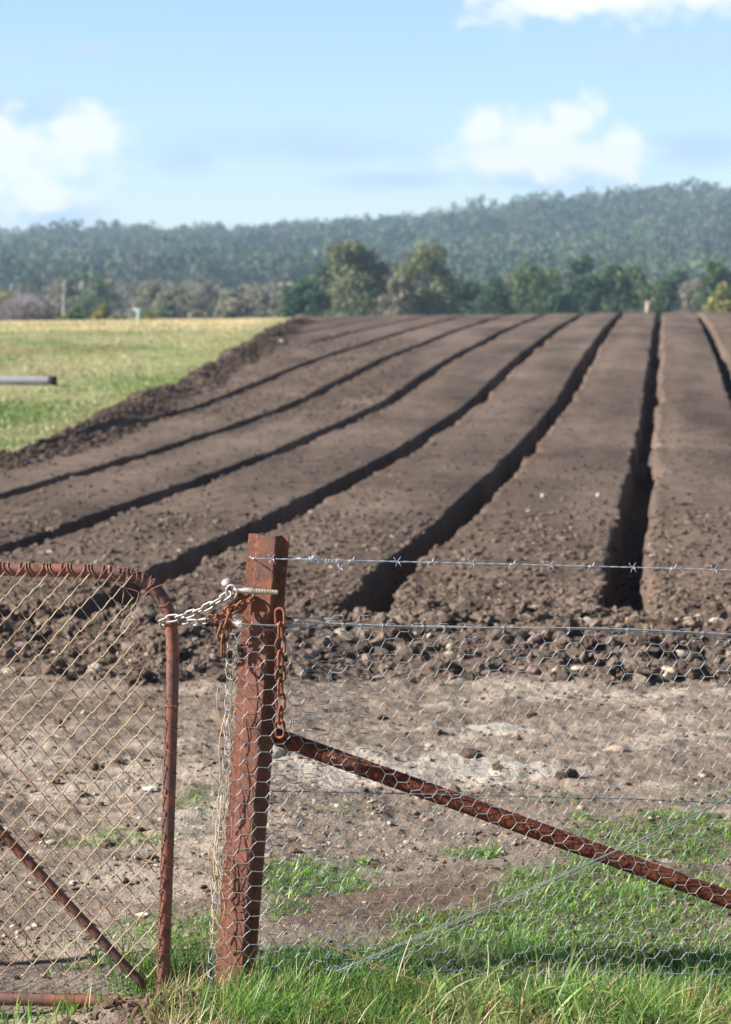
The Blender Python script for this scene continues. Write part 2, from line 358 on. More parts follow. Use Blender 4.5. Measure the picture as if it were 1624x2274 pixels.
def fstart(k): return 11.15 + .35 * ((k * 7) % 3 - 1)
def field_height(X, Y):
    X0 = X - SL * Y
    z = zbase(X, Y)
    wob = .035 * fbm(Y * .9, X0 * .3, 3, 71) + .02 * fbm(Y * 2.6, X0 * .3, 2, 72)
    # beds: slight crown and tilth
    ph = np.mod(X0 + .25 + .02, 1.38) / 1.38
    z = z + .03 * np.sin(pi * ph) * sstep(Y, 12, 14)
    dep = np.zeros_like(z)
    for k, f0 in enumerate(FUR):
        x = X0 - f0 - wob * (1 + .5 * ((k % 3) - 1)) + .13
        wv = 1 + .35 * fbm(Y * .7, Y * 0 + k, 3, 80 + k) + .22 * fbm(Y * 3, X0 * 3 + k, 3, 180 + k)
        x = (x - .03) / wv
        left = sstep(x, 0, .022); right = 1 - sstep(x, .205, .27)
        d = np.minimum(left, right) * .34
        st = sstep(Y + .25 * fbm(X * 5, Y * 5, 2, 190), fstart(k) - .25, fstart(k) + .7)
        if f0 < -7.5: d = d * .5 * sstep(Y, 50, 60)
        if f0 > 3: d = d * .6
        lip = np.exp(-((x - .30) / .07) ** 2) * .012
        dep = dep + (d - lip) * st
    z = z - dep
    rough = 1 - sstep(Y, 11.6, 15.5)
    lr = sstep(-X0, 7.3, 8.2) * (1 - sstep(Y, 52, 62)); rr = sstep(X0, 2.0, 2.8)
    rgh = np.clip(.16 + rough * .9 + lr * .8 + rr * .5, 0, 1.2)
    z = z + rgh * (.05 * fbm(X * 3.2, Y * 3.2, 4, 90) + .03 * np.abs(fbm(X * 11, Y * 9, 3, 91)))
    z = z + .012 * fbm(X * 9, Y * 5, 3, 92)
    # headland ridge where the tractor turned, and the toe
    b = np.exp(-((Y - 10.0 - .2 * fbm(X * .8, X * 0, 3, 93)) / .6) ** 2)
    z = z + b * (.06 + .13 * fbm(X * 1.3, Y * 1.6, 4, 94) + .05 * np.abs(fbm(X * 6, Y * 6, 3, 95)))
    ed = X - edge(Y)
    z = z + np.exp(-((ed - .45) / .3) ** 2) * (.10 + .12 * fbm(X * 1.5, Y * .9, 3, 96)) * (Y > 14)
    z = z - .7 * (1 - sstep(ed, -.05, .25)) - .12 * (1 - sstep(Y + .25 * fbm(X * 2, X * 0 + 1, 3, 97), Y0F, Y0F + .35))
    return z
def build_field():
    xs = [-15.5]
    while xs[-1] < 7.9:
        x = xs[-1]; dmin = min(abs(x + .03 - (f + .02)) for f in FUR)
        xs.append(x + (.024 if dmin < .3 else .055))
    xs = np.array(xs)
    yr = np.concatenate([np.arange(8.6, 13, .028), np.arange(13, 20, .06), np.arange(20, 40, .12), np.arange(40, 86, .3), np.arange(86, 112, 1.5)])
    X0, Y = np.meshgrid(xs, yr); X = X0 + SL * Y
    Z = field_height(X, Y)
    n = fbm(X * .8, Y * .5, 4, 101); n2 = fbm(X * 7, Y * 5, 3, 102)
    n3 = fbm(X0 * 2.2, Y * .12, 3, 107)
    C = C_FIELD[None, None] * (1 + .6 * n + .3 * n2 + .45 * n3)[..., None]
    dk = (sstep(n + .4 * n2, .1, .4) * (1 - sstep(Y, 11.5, 16)) * .5 + (1 - sstep(X0, -9, -8)) * .25)[..., None]
    C = C * (1 - dk) + np.array([.075, .053, .044]) * dk
    near = ((1 - sstep(Y, 9.0, 10.1)) * .5)[..., None]; C = C * (1 - near) + C_EARTH * near
    rd = np.zeros_like(X)
    for f0 in FUR: rd = np.maximum(rd, np.exp(-((X0 - f0 - .25) / .16) ** 2) * (.3 + 1.0 * vn(Y * .2, X0 * 0 + f0, 105)))
    rd = np.clip(rd, 0, .4)[..., None]; C = C * (1 - rd) + np.array([.155, .103, .076]) * rd
    ny, nx = X.shape
    i = np.arange(ny - 1)[:, None]; j = np.arange(nx - 1)[None]
    q = np.stack([i * nx + j, i * nx + j + 1, (i + 1) * nx + j + 1, (i + 1) * nx + j], -1).reshape(-1, 4)
    mb = MB(); mb.add(np.stack([X, Y, Z], -1), q, None, C.reshape(-1, 3))
    tag(mb.build('ploughed_field', M['field']), kind='structure')
build_field()

# clods, pebbles -----------------------------------------------------------
def ico(sub=0):
    import bmesh
    bm = bmesh.new(); bmesh.ops.create_icosphere(bm, subdivisions=sub + 1, radius=1)
    v = np.array([x.co[:] for x in bm.verts]); f = np.array([[x.index for x in p.verts] for p in bm.faces]); bm.free()
    return v, f
ICO = [ico(0), ico(1), ico(2)]
def scatter_rocks(mb, P, S, cols, sub, rough=.3, flat=.75):
    v, f = ICO[sub]; n = len(P); nv = len(v)
    d = v[None] * (1 + rough * 2 * (rng.random((n, nv, 1)) - .5)) + rough * .5 * (rng.random((n, nv, 3)) - .5)
    sk = (rng.random((n, 1, 3)) - .5) * .9; d = d + sk * d[..., [1, 2, 0]]
    d = d * S[:, None, None] * (rng.random((n, 1, 3)) * .6 + .6) * np.array([1, 1, flat])
    a = rng.random(n) * 2 * pi; ca, sa = np.cos(a)[:, None], np.sin(a)[:, None]
    x = d[..., 0] * ca - d[..., 1] * sa; y = d[..., 0] * sa + d[..., 1] * ca
    V = np.stack([x, y, d[..., 2]], -1) + P[:, None]
    T = f[None] + (np.arange(n) * nv)[:, None, None]
    mb.add(V, None, T, np.repeat(cols[:, None], nv, 1).reshape(-1, 3))
def sample(n, ymin, ymax, side=1.15, dens=None, power=1.0):
    Y = ymin + (ymax - ymin) * rng.random(n) ** power
    X = (rng.random(n) * 2 - 1) * (.1 + .172 * Y) * side
    if dens is not None:
        k = rng.random(n) < dens(X, Y); X, Y = X[k], Y[k]
    return X, Y
def colvar(c, n, v=.25): return np.asarray(c)[None] * (1 + v * 2 * (rng.random((n, 1)) - .5)) * (1 + .08 * (rng.random((n, 3)) - .5))

mb = MB()
def addclods(X, Y, S, sub, hf, col, sink=.1):
    inside = (X - edge(Y) > .05) if hf is field_height else np.ones(len(X), bool)
    X, Y, S = X[inside], Y[inside], S[inside]
    Z = hf(X, Y); scatter_rocks(mb, np.stack([X, Y, Z + S * sink], 1), S, colvar(col, len(X), .45), sub)
X, Y = sample(4800, 9.0, 11.5); addclods(X, Y, .008 + .042 * rng.random(len(X)) ** 3.5, 1, field_height, C_FIELD * 1.35)
X, Y = sample(420, 9.1, 11.2); addclods(X, Y, .025 + .055 * rng.random(len(X)) ** 2, 2, field_height, C_FIELD * 1.1)
X, Y = sample(20000, 8.9, 12.5); addclods(X, Y, .004 + .010 * rng.random(len(X)), 0, field_height, C_FIELD * 1.45)
X, Y = sample(7000, 11.4, 17, power=1.6); addclods(X, Y, .008 + .026 * rng.random(len(X)) ** 2.5, 0, field_height, C_FIELD * 1.2)
X, Y = sample(7000, 15, 36); addclods(X, Y, .006 + .022 * rng.random(len(X)) ** 2, 0, field_height, C_FIELD)
# rough strip of clods along the left edge of the ploughing
Y = 20 + 52 * rng.random(9000) ** 1.2; X = edge(Y) + .1 + .9 * rng.random(9000) ** 1.6; S = .015 + .04 * rng.random(9000) ** 2
addclods(X, Y, S, 1, field_height, C_FIELD * .7)
Y = 30 + 25 * rng.random(7000); X = edge(Y) + 4.2 * rng.random(7000); addclods(X, Y, .01 + .025 * rng.random(7000) ** 2, 0, field_height, C_FIELD * .95)
# small crumbs on the track
def dtr(X, Y): return np.clip(.25 + sstep(fbm(X * 2, Y * 6, 3, 111), .0, .3), 0, 1)
X, Y = sample(9000, 5.4, 9.4, dens=dtr); addclods(X, Y, .003 + .009 * rng.random(len(X)) ** 3, 0, ground_height, C_DARK * 1.35)
X, Y = sample(260, 6.3, 9.3, dens=dtr); addclods(X, Y, .010 + .014 * rng.random(len(X)) ** 2, 1, ground_height, C_DARK)
# crumbly earth by the gate corner
x0, y0 = gp(400, 2235); X = x0 + .2 * rng.standard_normal(500); Y = y0 + .09 * rng.standard_normal(500)
addclods(X, Y, .004 + .016 * rng.random(500) ** 2.5, 1, ground_height, C_DARK * 1.4)
tag(mb.build('soil_clods', M['clod'], smooth=False), kind='stuff')

mb = MB()
def addst(X, Y, S, sub, hf, col):
    Z = hf(X, Y); scatter_rocks(mb, np.stack([X, Y, Z + S * .15], 1), S, colvar(col, len(X), .25), sub, .12, .6)
C_ST = np.array([.42, .36, .29])
X, Y = sample(420, 9.0, 11.3); addst(X, Y, .010 + .024 * rng.random(len(X)) ** 2.5, 2, field_height, C_ST)
X, Y = sample(160, 11.3, 17); addst(X, Y, .008 + .012 * rng.random(len(X)) ** 2, 1, field_height, C_ST)
def dgr(X, Y): return np.clip(.12 + 1.0 * blob(X, Y, 900, 1770, 420, 130, .4, 9) + .4 * blob(X, Y, 250, 1900, 400, 200, .4, 8), 0, 1)
X, Y = sample(8000, 5.2, 9.3, dens=dgr); addst(X, Y, .0025 + .008 * rng.random(len(X)) ** 3, 0, ground_height, C_ST * .95)
X, Y = sample(420, 5.4, 9.2, dens=dgr); addst(X, Y, .006 + .011 * rng.random(len(X)) ** 2, 1, ground_height, C_ST)
tag(mb.build('gravel', M['stone'], smooth=False), kind='stuff')

# single stones worth naming
def rock(px, py, size, col, label, cat='stone', hf=ground_height, name='stone', flat=.6, sub=2, mt='stone', asp=(1, 1)):
    x, y = gp(px, py, 0.0 if py < 1600 else -.05)
    v, f = ICO[sub]; v = v.copy(); ii = np.arange(len(v))
    d = 1 + .3 * (rng.random(len(v)) - .5) + .5 * fbm(v[:, 0] * 2 + px, v[:, 1] * 2 + v[:, 2] * 1.7, 3, 17)
    v = v * d[:, None] * np.array([size * asp[0], size * asp[1], size * flat])
    z = float(hf(np.array([x]), np.array([y]))[0])
    mb = MB(); mb.add(v + np.array([x, y, z + size * flat * .35]), None, f, np.repeat([np.asarray(col)], len(v), 0))
    return tag(mb.build(name, M[mt]), label, cat)
rock(820, 2140, .062, (.23, .205, .19), 'grey stone half hidden in grass behind the bottom wire', flat=.6)
rock(335, 1771, .028, (.62, .56, .48), 'flat white stone on the track behind the gate mesh, left of the gate upright', flat=.35)
rock(320, 2008, .02, (.6, .55, .48), 'small flat pale stone low on the bare ground behind the gate brace', flat=.3)
rock(1255, 1742, .042, (.10, .07, .055), 'dark lump of soil on the track right of the middle of the netting', 'soil lump', name='soil_lump', mt='clod', asp=(1, .6), flat=.55)
rock(1045, 1700, .04, (.11, .08, .06), 'small dark lump of soil beyond the netting above the brace', 'soil lump', name='soil_lump', mt='clod')
rock(1478, 1512, .05, (.68, .55, .40), 'brightest cream stone in the headland ridge at right', hf=field_height)
rock(1412, 1440, .07, (.50, .38, .27), 'large tan stone in the headland ridge below the second wire', hf=field_height, asp=(1, .6))
rock(1573, 1385, .034, (.75, .70, .58), 'small white stone on the tilled soil just below the barbed wire at right', hf=field_height)
rock(205, 1318, .034, (.62, .58, .52), 'pale stone just below the top rail of the gate', hf=field_height)
rock(1375, 1690, .045, (.42, .33, .25), 'flat tan stone on the track at right', asp=(1.2, .6), flat=.35)
rock(610, 1700, .05, (.50, .43, .36), 'pale stone on the gravel beside the right side of the post', flat=.4)
def farstone(px, py, Y, s, label):
    d = ray(px, py); x = d[0] / d[1] * Y; z = float(field_height(np.array([x]), np.array([Y]))[0])
    v, f = ICO[1]; mb = MB(); mb.add(v * s * (1 + .2 * (rng.random((len(v), 1)) - .5)) + np.array([x, Y, z + s * .5]), None, f, np.repeat([[.45, .44, .42]], len(v), 0))
    tag(mb.build('stone', M['stone']), label, 'stone')
farstone(626, 758, 51.5, .06, 'white stone far off on the ploughing near the pasture corner')
farstone(1329, 1127, 18.6, .022, 'tiny white stone on a bed between two black furrows')
farstone(1206, 1130, 18.4, .022, 'tiny cream stone on the bed left of the white one')

# ------------------------------------------------------------------ grass
def blades(mb, X, Y, Z, H, Wd, az, bend, lean, col, tipcol=None, seg=4):
    n = len(X); k = np.arange(seg + 1) / seg
    th = lean[:, None] + bend[:, None] * k[None]          # angle from vertical growing along the blade
    ds = H[:, None] / seg
    r = np.cumsum(np.sin(th) * ds, 1) - np.sin(th[:, :1]) * ds; zz = np.cumsum(np.cos(th) * ds, 1) - np.cos(th[:, :1]) * ds
    cx = X[:, None] + r * np.cos(az)[:, None]; cy = Y[:, None] + r * np.sin(az)[:, None]; cz = Z[:, None] + zz
    w = Wd[:, None] * (1 - k[None] ** 2.2) * .5 + 1e-5
    tw = az + pi / 2 + rng.normal(0, .5, n)
    px, py = np.cos(tw)[:, None] * w, np.sin(tw)[:, None] * w
    L = np.stack([cx - px, cy - py, cz], -1); Rr = np.stack([cx + px, cy + py, cz + w * .4], -1)
    V = np.stack([L, Rr], 2).reshape(n, -1, 3)            # n, 2*(seg+1), 3
    base = (np.arange(n) * 2 * (seg + 1))[:, None, None]; s = np.arange(seg)[None, :, None] * 2
    q = base + s + np.array([0, 1, 3, 2])[None, None]
    c = np.repeat(col[:, None], 2 * (seg + 1), 1)
    if tipcol is not None:
        t = np.repeat(k, 2)[None, :, None] ** 1.5; c = c * (1 - t) + tipcol[:, None] * t
    mb.add(V.reshape(-1, 3), q.reshape(-1, 4), None, c.reshape(-1, 3))
GREENS = np.array([[.15, .31, .055], [.22, .40, .07], [.09, .21, .06], [.32, .48, .10], [.14, .28, .11], [.42, .48, .17], [.58, .48, .24], [.44, .31, .13]])
def gcol(n, p): return GREENS[rng.choice(len(GREENS), n, p=p)] * (1 + .5 * (rng.random((n, 1)) - .5))
P_FRESH = [.24, .26, .14, .18, .12, .04, .015, .005]; P_OLD = [.20, .20, .14, .16, .12, .08, .07, .03]
def patchy(X, Y, c):
    m = (.6 * sstep(fbm(X * 4.5, Y * 6, 3, 133), .0, .3) * (Y < 5.5))[:, None]
    d = (1 + .5 * fbm(X * 9, Y * 9, 2, 134))[:, None]
    return (c * (1 - m) + np.array([.40, .40, .20]) * m) * d
def make_grass():
    mb = MB()
    # tufted placement: tuft centres, each with a few blades
    def tufts(nt, ymin, ymax, per, hmin, hmax, wmin, wmax, pal, dens, spread=.025, side=1.12):
        X, Y = sample(nt, ymin, ymax, side, dens)
        n = len(X) * per; X = np.repeat(X, per) + rng.normal(0, spread, n); Y = np.repeat(Y, per) + rng.normal(0, spread, n)
        Z = ground_height(X, Y) - .004; g = fbm(X * 3, Y * 3, 2, 120) + .5
        H = (hmin + (hmax - hmin) * rng.random(n) ** 1.6) * (.6 + .8 * g)
        az = rng.random(n) * 2 * pi
        blades(mb, X, Y, Z, H, wmin + (wmax - wmin) * rng.random(n), az, rng.random(n) * 1.6, rng.random(n) * .95, patchy(X, Y, gcol(n, pal)), None)
    d1 = lambda X, Y: grass_density(X, Y) * .9
    tufts(15000, 5.25, 7.6, 8, .012, .05, .0018, .004, P_FRESH, d1)
    tufts(5200, 4.95, 5.5, 10, .025, .085, .0018, .004, P_FRESH, d1)
    front = lambda X, Y: sstep(X, -.42, -.28) * np.where(Y < 5.2 + .12 * fbm(X * 3, X * 0, 2, 130), np.clip(.75 + 1.2 * fbm(X * 6, Y * 9, 2, 135), .15, 1), 0)
    tufts(2300, 4.62, 5.12, 14, .03, .10, .0016, .0038, P_OLD, front, .02)
    dense = lambda X, Y: (sstep(X, -.36, -.27)) * (1 - sstep(X, -.05, .2))
    tufts(900, 4.92, 5.22, 14, .07, .18, .0015, .0032, P_FRESH, dense, .02)
    foot = lambda X, Y: sstep(X, -.36, -.28) * .9
    tufts(900, 5.0, 5.35, 12, .05, .13, .0015, .0034, P_FRESH, foot, .02)
    rt = lambda X, Y: sstep(X, .05, .25)
    tufts(1500, 4.7, 5.15, 10, .04, .11, .0016, .0034, P_OLD, rt, .02)
    gl = lambda X, Y: blob(X, Y, 330, 2190, 90, 40, .3, 3)
    # green tuft at the foot of the gate upright, and on the left
    for (px, py, sp, n, h) in [(300, 2195, .035, 60, .12), (345, 2215, .05, 90, .13), (380, 2200, .03, 50, .12), (30, 2265, .06, 60, .09), (255, 2160, .04, 60, .07), (520, 2150, .05, 120, .12), (160, 2165, .04, 50, .035), (180, 2268, .04, 30, .08)]:
        x, y = gp(px, py, -.12 if px < 450 else -.06); X = x + rng.normal(0, sp, n); Y = y + rng.normal(0, sp * .6, n)
        blades(mb, X, Y, ground_height(X, Y) - .004, h * (.4 + .7 * rng.random(n)), .003 + .003 * rng.random(n), rng.random(n) * 2 * pi, rng.random(n) * 1.2, rng.random(n) * .4, gcol(n, P_FRESH))
    # broad arching blades in front
    n = 130; X = .15 + rng.random(n) * .75; Y = 4.72 + .4 * rng.random(n)
    blades(mb, X, Y, ground_height(X, Y), .10 + .12 * rng.random(n), .005 + .005 * rng.random(n), rng.random(n) * 2 * pi, .6 + 1.3 * rng.random(n), rng.random(n) * .5, gcol(n, P_FRESH) * 1.0, np.tile([.34, .37, .14], (n, 1)), 7)
    # broad-leaf weeds
    for (px, py, n, s) in [(1085, 1893, 26, .045), (1440, 2120, 18, .05), (1560, 2160, 20, .05), (1120, 2085, 14, .04), (1290, 1840, 10, .035), (1020, 2140, 16, .04), (800, 1905, 14, .03), (700, 1935, 20, .03), (1210, 2150, 16, .05), (600, 2150, 10, .04)]:
        x, y = gp(px, py); X = x + rng.normal(0, s * .4, n); Y = y + rng.normal(0, s * .4, n)
        blades(mb, X, Y, ground_height(X, Y), s * (.6 + .8 * rng.random(n)), s * .28 * (.6 + .6 * rng.random(n)), rng.random(n) * 2 * pi, .5 + rng.random(n), .3 + .7 * rng.random(n), gcol(n, [.3, .3, .1, .3, 0, 0, 0, 0]), None, 5)
    tag(mb.build('grass', M['grass']), kind='stuff')
    # dry grass mixed in
    mb = MB(); n = 9000
    X = -.5 + 1.5 * rng.random(n); Y = 4.6 + .62 * rng.random(n); keep = rng.random(n) < (.25 + .9 * np.clip(fbm(X * 2.5, Y * 3, 3, 140) + .25, 0, 1)); X, Y = X[keep], Y[keep]; n = len(X)
    dry = np.array([[.58, .46, .26], [.50, .34, .16], [.62, .54, .34], [.40, .22, .10]])[rng.integers(0, 4, n)] * (1 + .3 * (rng.random((n, 1)) - .5))
    blades(mb, X, Y, ground_height(X, Y), .03 + .11 * rng.random(n) ** 1.8, .0012 + .002 * rng.random(n), rng.random(n) * 2 * pi, rng.random(n), rng.random(n) * 1.1, dry)
    tag(mb.build('dead_grass', M['straw']), kind='stuff')
    # rough tussocks over the pasture
    mb = MB(); n = 26000
    Y = 17 + 60 * rng.random(n) ** 1.3; fr = -.172 * Y - .5; X = fr + (edge(Y) + .1 - fr) * rng.random(n); k = edge(Y) > fr; X, Y = X[k], Y[k]; n = len(X)
    q = sstep(fbm(X * .35, Y * .16, 4, 31), -.1, .25)[:, None]
    c = np.array([.20, .27, .09]) * (1 - q) + np.array([.38, .36, .18]) * q; c = c * (1 + .3 * (rng.random((n, 1)) - .5))
    blades(mb, X, Y, zbase(X, Y), .03 + .06 * rng.random(n), .015 + .025 * rng.random(n), rng.random(n) * 2 * pi, rng.random(n), rng.random(n) * .9, c, None, 2)
    tag(mb.build('pasture_grass', M['grass']), kind='stuff')
make_grass()

# ------------------------------------------------------------------ fence plane
FA = R(3.0); d0 = ray(535, 2150); PX0, PY0 = d0[0] / d0[1] * 5.23, 5.23
U = np.array([cos(FA), -sin(FA), 0.0]); NV = np.array([-sin(FA), -cos(FA), 0.0])   # along the fence; towards the camera
O = np.array([PX0, PY0, 0.0]); UP = np.array([0, 0, 1.0])
def uz(px, py, off=0.0):                     # photograph place -> (distance along the fence, height)
    d = ray(px, py); c = np.array([0, 0, CAMZ]); t = (np.dot(O - c, NV) + off) / np.dot(d, NV); p = c + d * t
    return float(np.dot(p - O, U)), float(p[2])
def fp(u, z, off=0.0): return O + U * u + UP * z + NV * off
def at(px, py, off=0.0): u, z = uz(px, py, off); return fp(u, z, off)

# post: hat section, leaning
ub, _ = uz(517, 2150); ut, zt = uz(592, 1188); ztop = zt
LEAN = (ut - ub) / (ztop - 0.0)
psi = R(25)
ex = np.array([cos(psi), -sin(psi), 0]); ey = np.array([-sin(psi), -cos(psi), 0])     # web across; web facing the camera and left
def postpt(x, y, z): return O + U * (ub + LEAN * z) + UP * z + ex * x + ey * (y - .012)
def make_post():
    prof = np.array([(-.0550, 0), (-.0290, 0), (-.0198, .026), (.0340, .026), (.0350, 0), (.0552, 0)])
    t = .0045
    # outline with thickness: offset inward
    def offs(P, t):
        T = np.gradient(P, axis=0); T /= np.linalg.norm(T, axis=1)[:, None]; return P + np.stack([T[:, 1], -T[:, 0]], 1) * t
    # round the bends
    pts = [prof[0]]
    for i in range(1, len(prof) - 1):
        a, b, c = prof[i - 1], prof[i], prof[i + 1]; da = (a - b) / np.linalg.norm(a - b); dc = (c - b) / np.linalg.norm(c - b); r = .0042
        p0, p2 = b + da * r, b + dc * r
        for k in np.linspace(0, 1, 5): pts.append((1 - k) ** 2 * p0 + 2 * k * (1 - k) * b + k * k * p2)
    pts.append(prof[-1]); P = np.array(pts); Q = offs(P, t)
    ring = np.vstack([P, Q[::-1]]); m = len(ring)
    zs = np.linspace(-.35, ztop, 40); V = []
    for z in zs:
        for (x, y) in ring: V.append(postpt(x, y, z))
    V = np.array(V); V += .0005 * (rng.random(V.shape) - .5)
    i = np.arange(len(zs) - 1)[:, None]; j = np.arange(m)[None]
    q = np.stack([i * m + j, i * m + (j + 1) % m, (i + 1) * m + (j + 1) % m, (i + 1) * m + j], -1).reshape(-1, 4)
    k = (len(zs) - 1) * m; n = len(P)
    cap = [(k + a, k + a + 1, k + m - 2 - a, k + m - 1 - a) for a in range(n - 1)]
    root = empty('fence_post', tuple(postpt(0, 0, 0)))
    tag(root, 'rusty brown steel strainer post leaning right, wrapped in wire netting below', 'fence post')
    mb = MB(); mb.add(V, np.vstack([q, cap])); o = mb.build('post_section', M['rust'], root)
    o.data.polygons.foreach_set('use_smooth', [False] * len(o.data.polygons))
    # hole in the left flange, its shade painted as a flat black disc
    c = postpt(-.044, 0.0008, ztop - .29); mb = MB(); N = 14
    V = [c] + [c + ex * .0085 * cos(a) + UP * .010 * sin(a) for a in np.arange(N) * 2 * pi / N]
    mb.add(V, None, [(0, 1 + (i + 1) % N, 1 + i) for i in range(N)]); mb.build('hole_shade', M['black'], root)
make_post()

# netting ------------------------------------------------------------------
netrng = np.random.default_rng(3)
uL, zTopL = uz(513, 1376); uR, zTopR = uz(1700, 1412)
def ntop(u): return zTopL + (zTopR - zTopL) * (u - uL) / (uR - uL) - .004 * np.sin(u * 5)
def net_plan(s):
    """s>=0: front sheet, running right from the left fold; s<0: back sheet behind the post."""
    r = .045
    if s >= 0:
        if s < r * pi / 2: a = s / r; return r - r * cos(a) * 1.0, .012 + r * sin(a) * 1.25
        u = r + (s - r * pi / 2); w = max(0., 1 - u / .24); return u, .068 * (w ** .5 if w > 0 else 0) * 1.0 + .014 * (1 - w)
    s = -s
    if s < r * pi / 2: a = s / r; return r - r * cos(a), .012 - r * sin(a) * 1.15
    u = r + (s - r * pi / 2); return u, -.04 + .045 * min(1, max(0, (u - .12) / .14))
def netpos(s, z, jit=True):
    u, off = net_plan(s)
    zz = z
    shift = LEAN * .95 * (z - .45 * 0) * math.exp(-max(u - .06, 0) / .13) * .9 - (.045 * 0)
    base = uL - LEAN * .95 * .9 * zTopL
    du = base + shift + (uL - base) * (1 - math.exp(-max(u - .06, 0) / .13))
    w = .004 * vn(s * 9, z * 9, 201) * 2 + .003 * vn(s * 25, z * 25, 202) * 2
    return fp(u + du + float(w), zz + float(.006 * vn(s * 7 + 9, z * 6, 203) * 2), off + float(.014 * vn(s * 5, z * 4, 204) * min(1, abs(s) * 3)))
def make_net():
    a = .0213; cw = 1.5 * a; rh = math.sqrt(3) * a
    root = empty('wire_netting', tuple(fp(.5, 0)))
    tag(root, 'galvanised hexagonal wire netting wrapped round the post and running right', 'wire netting')
    for (nm, smin, smax, zsh) in (('front_netting', -.03, 1.75, 0.0), ('back_netting', -.33, -.04, .012)):
        mb = MB()
        c0 = int(math.floor(smin / cw)); c1 = int(math.ceil(smax / cw))
        rows = range(-1, 25)
        def vert(c, r, side):
            s = c * cw + side * a * .47 * (1 if True else 0); z = ntop(0) - .012 - (r + .5 * (c % 2)) * rh + zsh
            z += (ntop(max(s, 0)) - ntop(0))
            return s, z
        for c in range(c0, c1):
            for r in rows:
                s0, z0 = vert(c, r, -1); s1, z1 = vert(c, r, 1)
                if z0 < -.10: continue
                if r == -1 and c % 2 == 0: continue
                # twisted horizontal edge
                jx = .0012 * netrng.normal(); p0 = netpos(s0 + jx, z0 + .001 * netrng.normal()); p1 = netpos(s1 + jx, z1 + .001 * netrng.normal())
                n = 9; k = np.linspace(0, 1, n)[:, None]; L = p0 * (1 - k) + p1 * k
                ph = np.linspace(0, 2.5 * 2 * pi, n)
                h = np.stack([np.zeros(n), np.zeros(n), np.sin(ph)], 1) + NV[None] * np.cos(ph)[:, None]
                mb.tube(L + h * .0007, .00062, 4, cap=False); mb.tube(L - h * .0007, .00062, 4, cap=False)
                # diagonals to the next column
                for dr in (0, 1):
                    rr = r + (dr - 1 if c % 2 == 0 else dr)
                    s2, z2 = vert(c + 1, rr, -1)
                    if (rr < -1) or (rr == -1 and (c + 1) % 2 == 0):
                        z2 = ntop(max(s2, 0)); s2 -= .006
                    p2 = netpos(s2, z2); mid = (p1 + p2) / 2 + np.array([0, 0, 1]) * .0014 * netrng.normal() + NV * .001 * netrng.normal()
                    mb.tube([p1, mid, p2], .00062, 5, cap=False)
        mb.build(nm, M['galv'], root)
    # top support: two straight strands and the selvage
    mb = MB(); ss = np.linspace(-.28, 1.75, 130)
    for k, (dz, do) in enumerate(((.0, 0), (.004, .002))):
        P = []
        for s in ss:
            p = netpos(s, ntop(max(s, 0))); p[2] = ntop(max(s, 0)) + dz + .0015 * sin(s * 23 + k * 2) - (0.006 * max(0, s - .9) if k else 0); P.append(p + NV * do)
        mb.tube(P, .0010, 6)
    mb.build('selvage_wire', M['galv'], root)
    mb = MB()
    P = [fp(u, ntop(u) + .004 + .001 * sin(u * 9), .018 if u > .12 else .05) for u in np.linspace(ut + .03, 1.75, 60)]
    mb.tube(P, .0014, 6); mb.build('line_wire', M['galv'], root)
    for px in (645, 660, 760, 800, 848, 938, 985, 1117, 1263, 1392, 1560):
        u, z = uz(px, 1378 + (px - 600) * .03, .02); z = ntop(u) + .002; mb = MB()
        a_ = np.linspace(0, 2 * pi * 1.6, 20)
        mb.tube([fp(u + .002 * (x / 3 - 1), z + .0055 * sin(x), .018 + .004 * cos(x)) for x in a_] + [fp(u - .002, z - .013, .022)], .0009, 5)
        mb.build('wire_clip', M['galv'], root)
    # cut ends of the back sheet, twisted on
    for k in range(9):
        mb = MB(); z = ntop(0) - .08 - k * .085; c = fp(*(uz(742 if k % 2 else 650, 1500)[0:1]), z, .008)
        a_ = np.linspace(0, 4 * pi, 22)
        mb.tube([c + U * .0008 * (x - 6) + UP * .004 * np.sin(x) + NV * .003 * np.cos(x) for x in a_] + [c + U * .007 + UP * .006], .0008, 5)
        mb.build('twisted_end', M['galv'], root)
make_net()

# straw caught in the fold
mb = MB(); n = 46
z = np.clip(rng.beta(1.1, 1.5, n) * .9, 0, .86)
for i in range(n):
    L = .05 + .12 * rng.random(); zz = z[i] * 1.0; base_u = uL - LEAN * .86 * (zTopL - zz) + .006 + .030 * rng.random()
    dr = rng.normal(0, .16 if zz > .4 else .07); o = .012 + .04 * rng.random()
    k = np.linspace(0, 1, 6); c = rng.normal(0, .012)
    P = [fp(base_u + dr * L * t + c * sin(pi * t), zz + L * t * .9, o + .01 * sin(3 * t)) for t in k]
    P = [p for p in P if p[2] < zTopL - .03]
    if len(P) < 3: continue
    mb.tube(P, .0007 + .0007 * rng.random(), 4, col=np.array([.62, .45, .28]) * (.6 + .6 * rng.random()))
tag(mb.build('straw', M['straw']), kind='stuff')

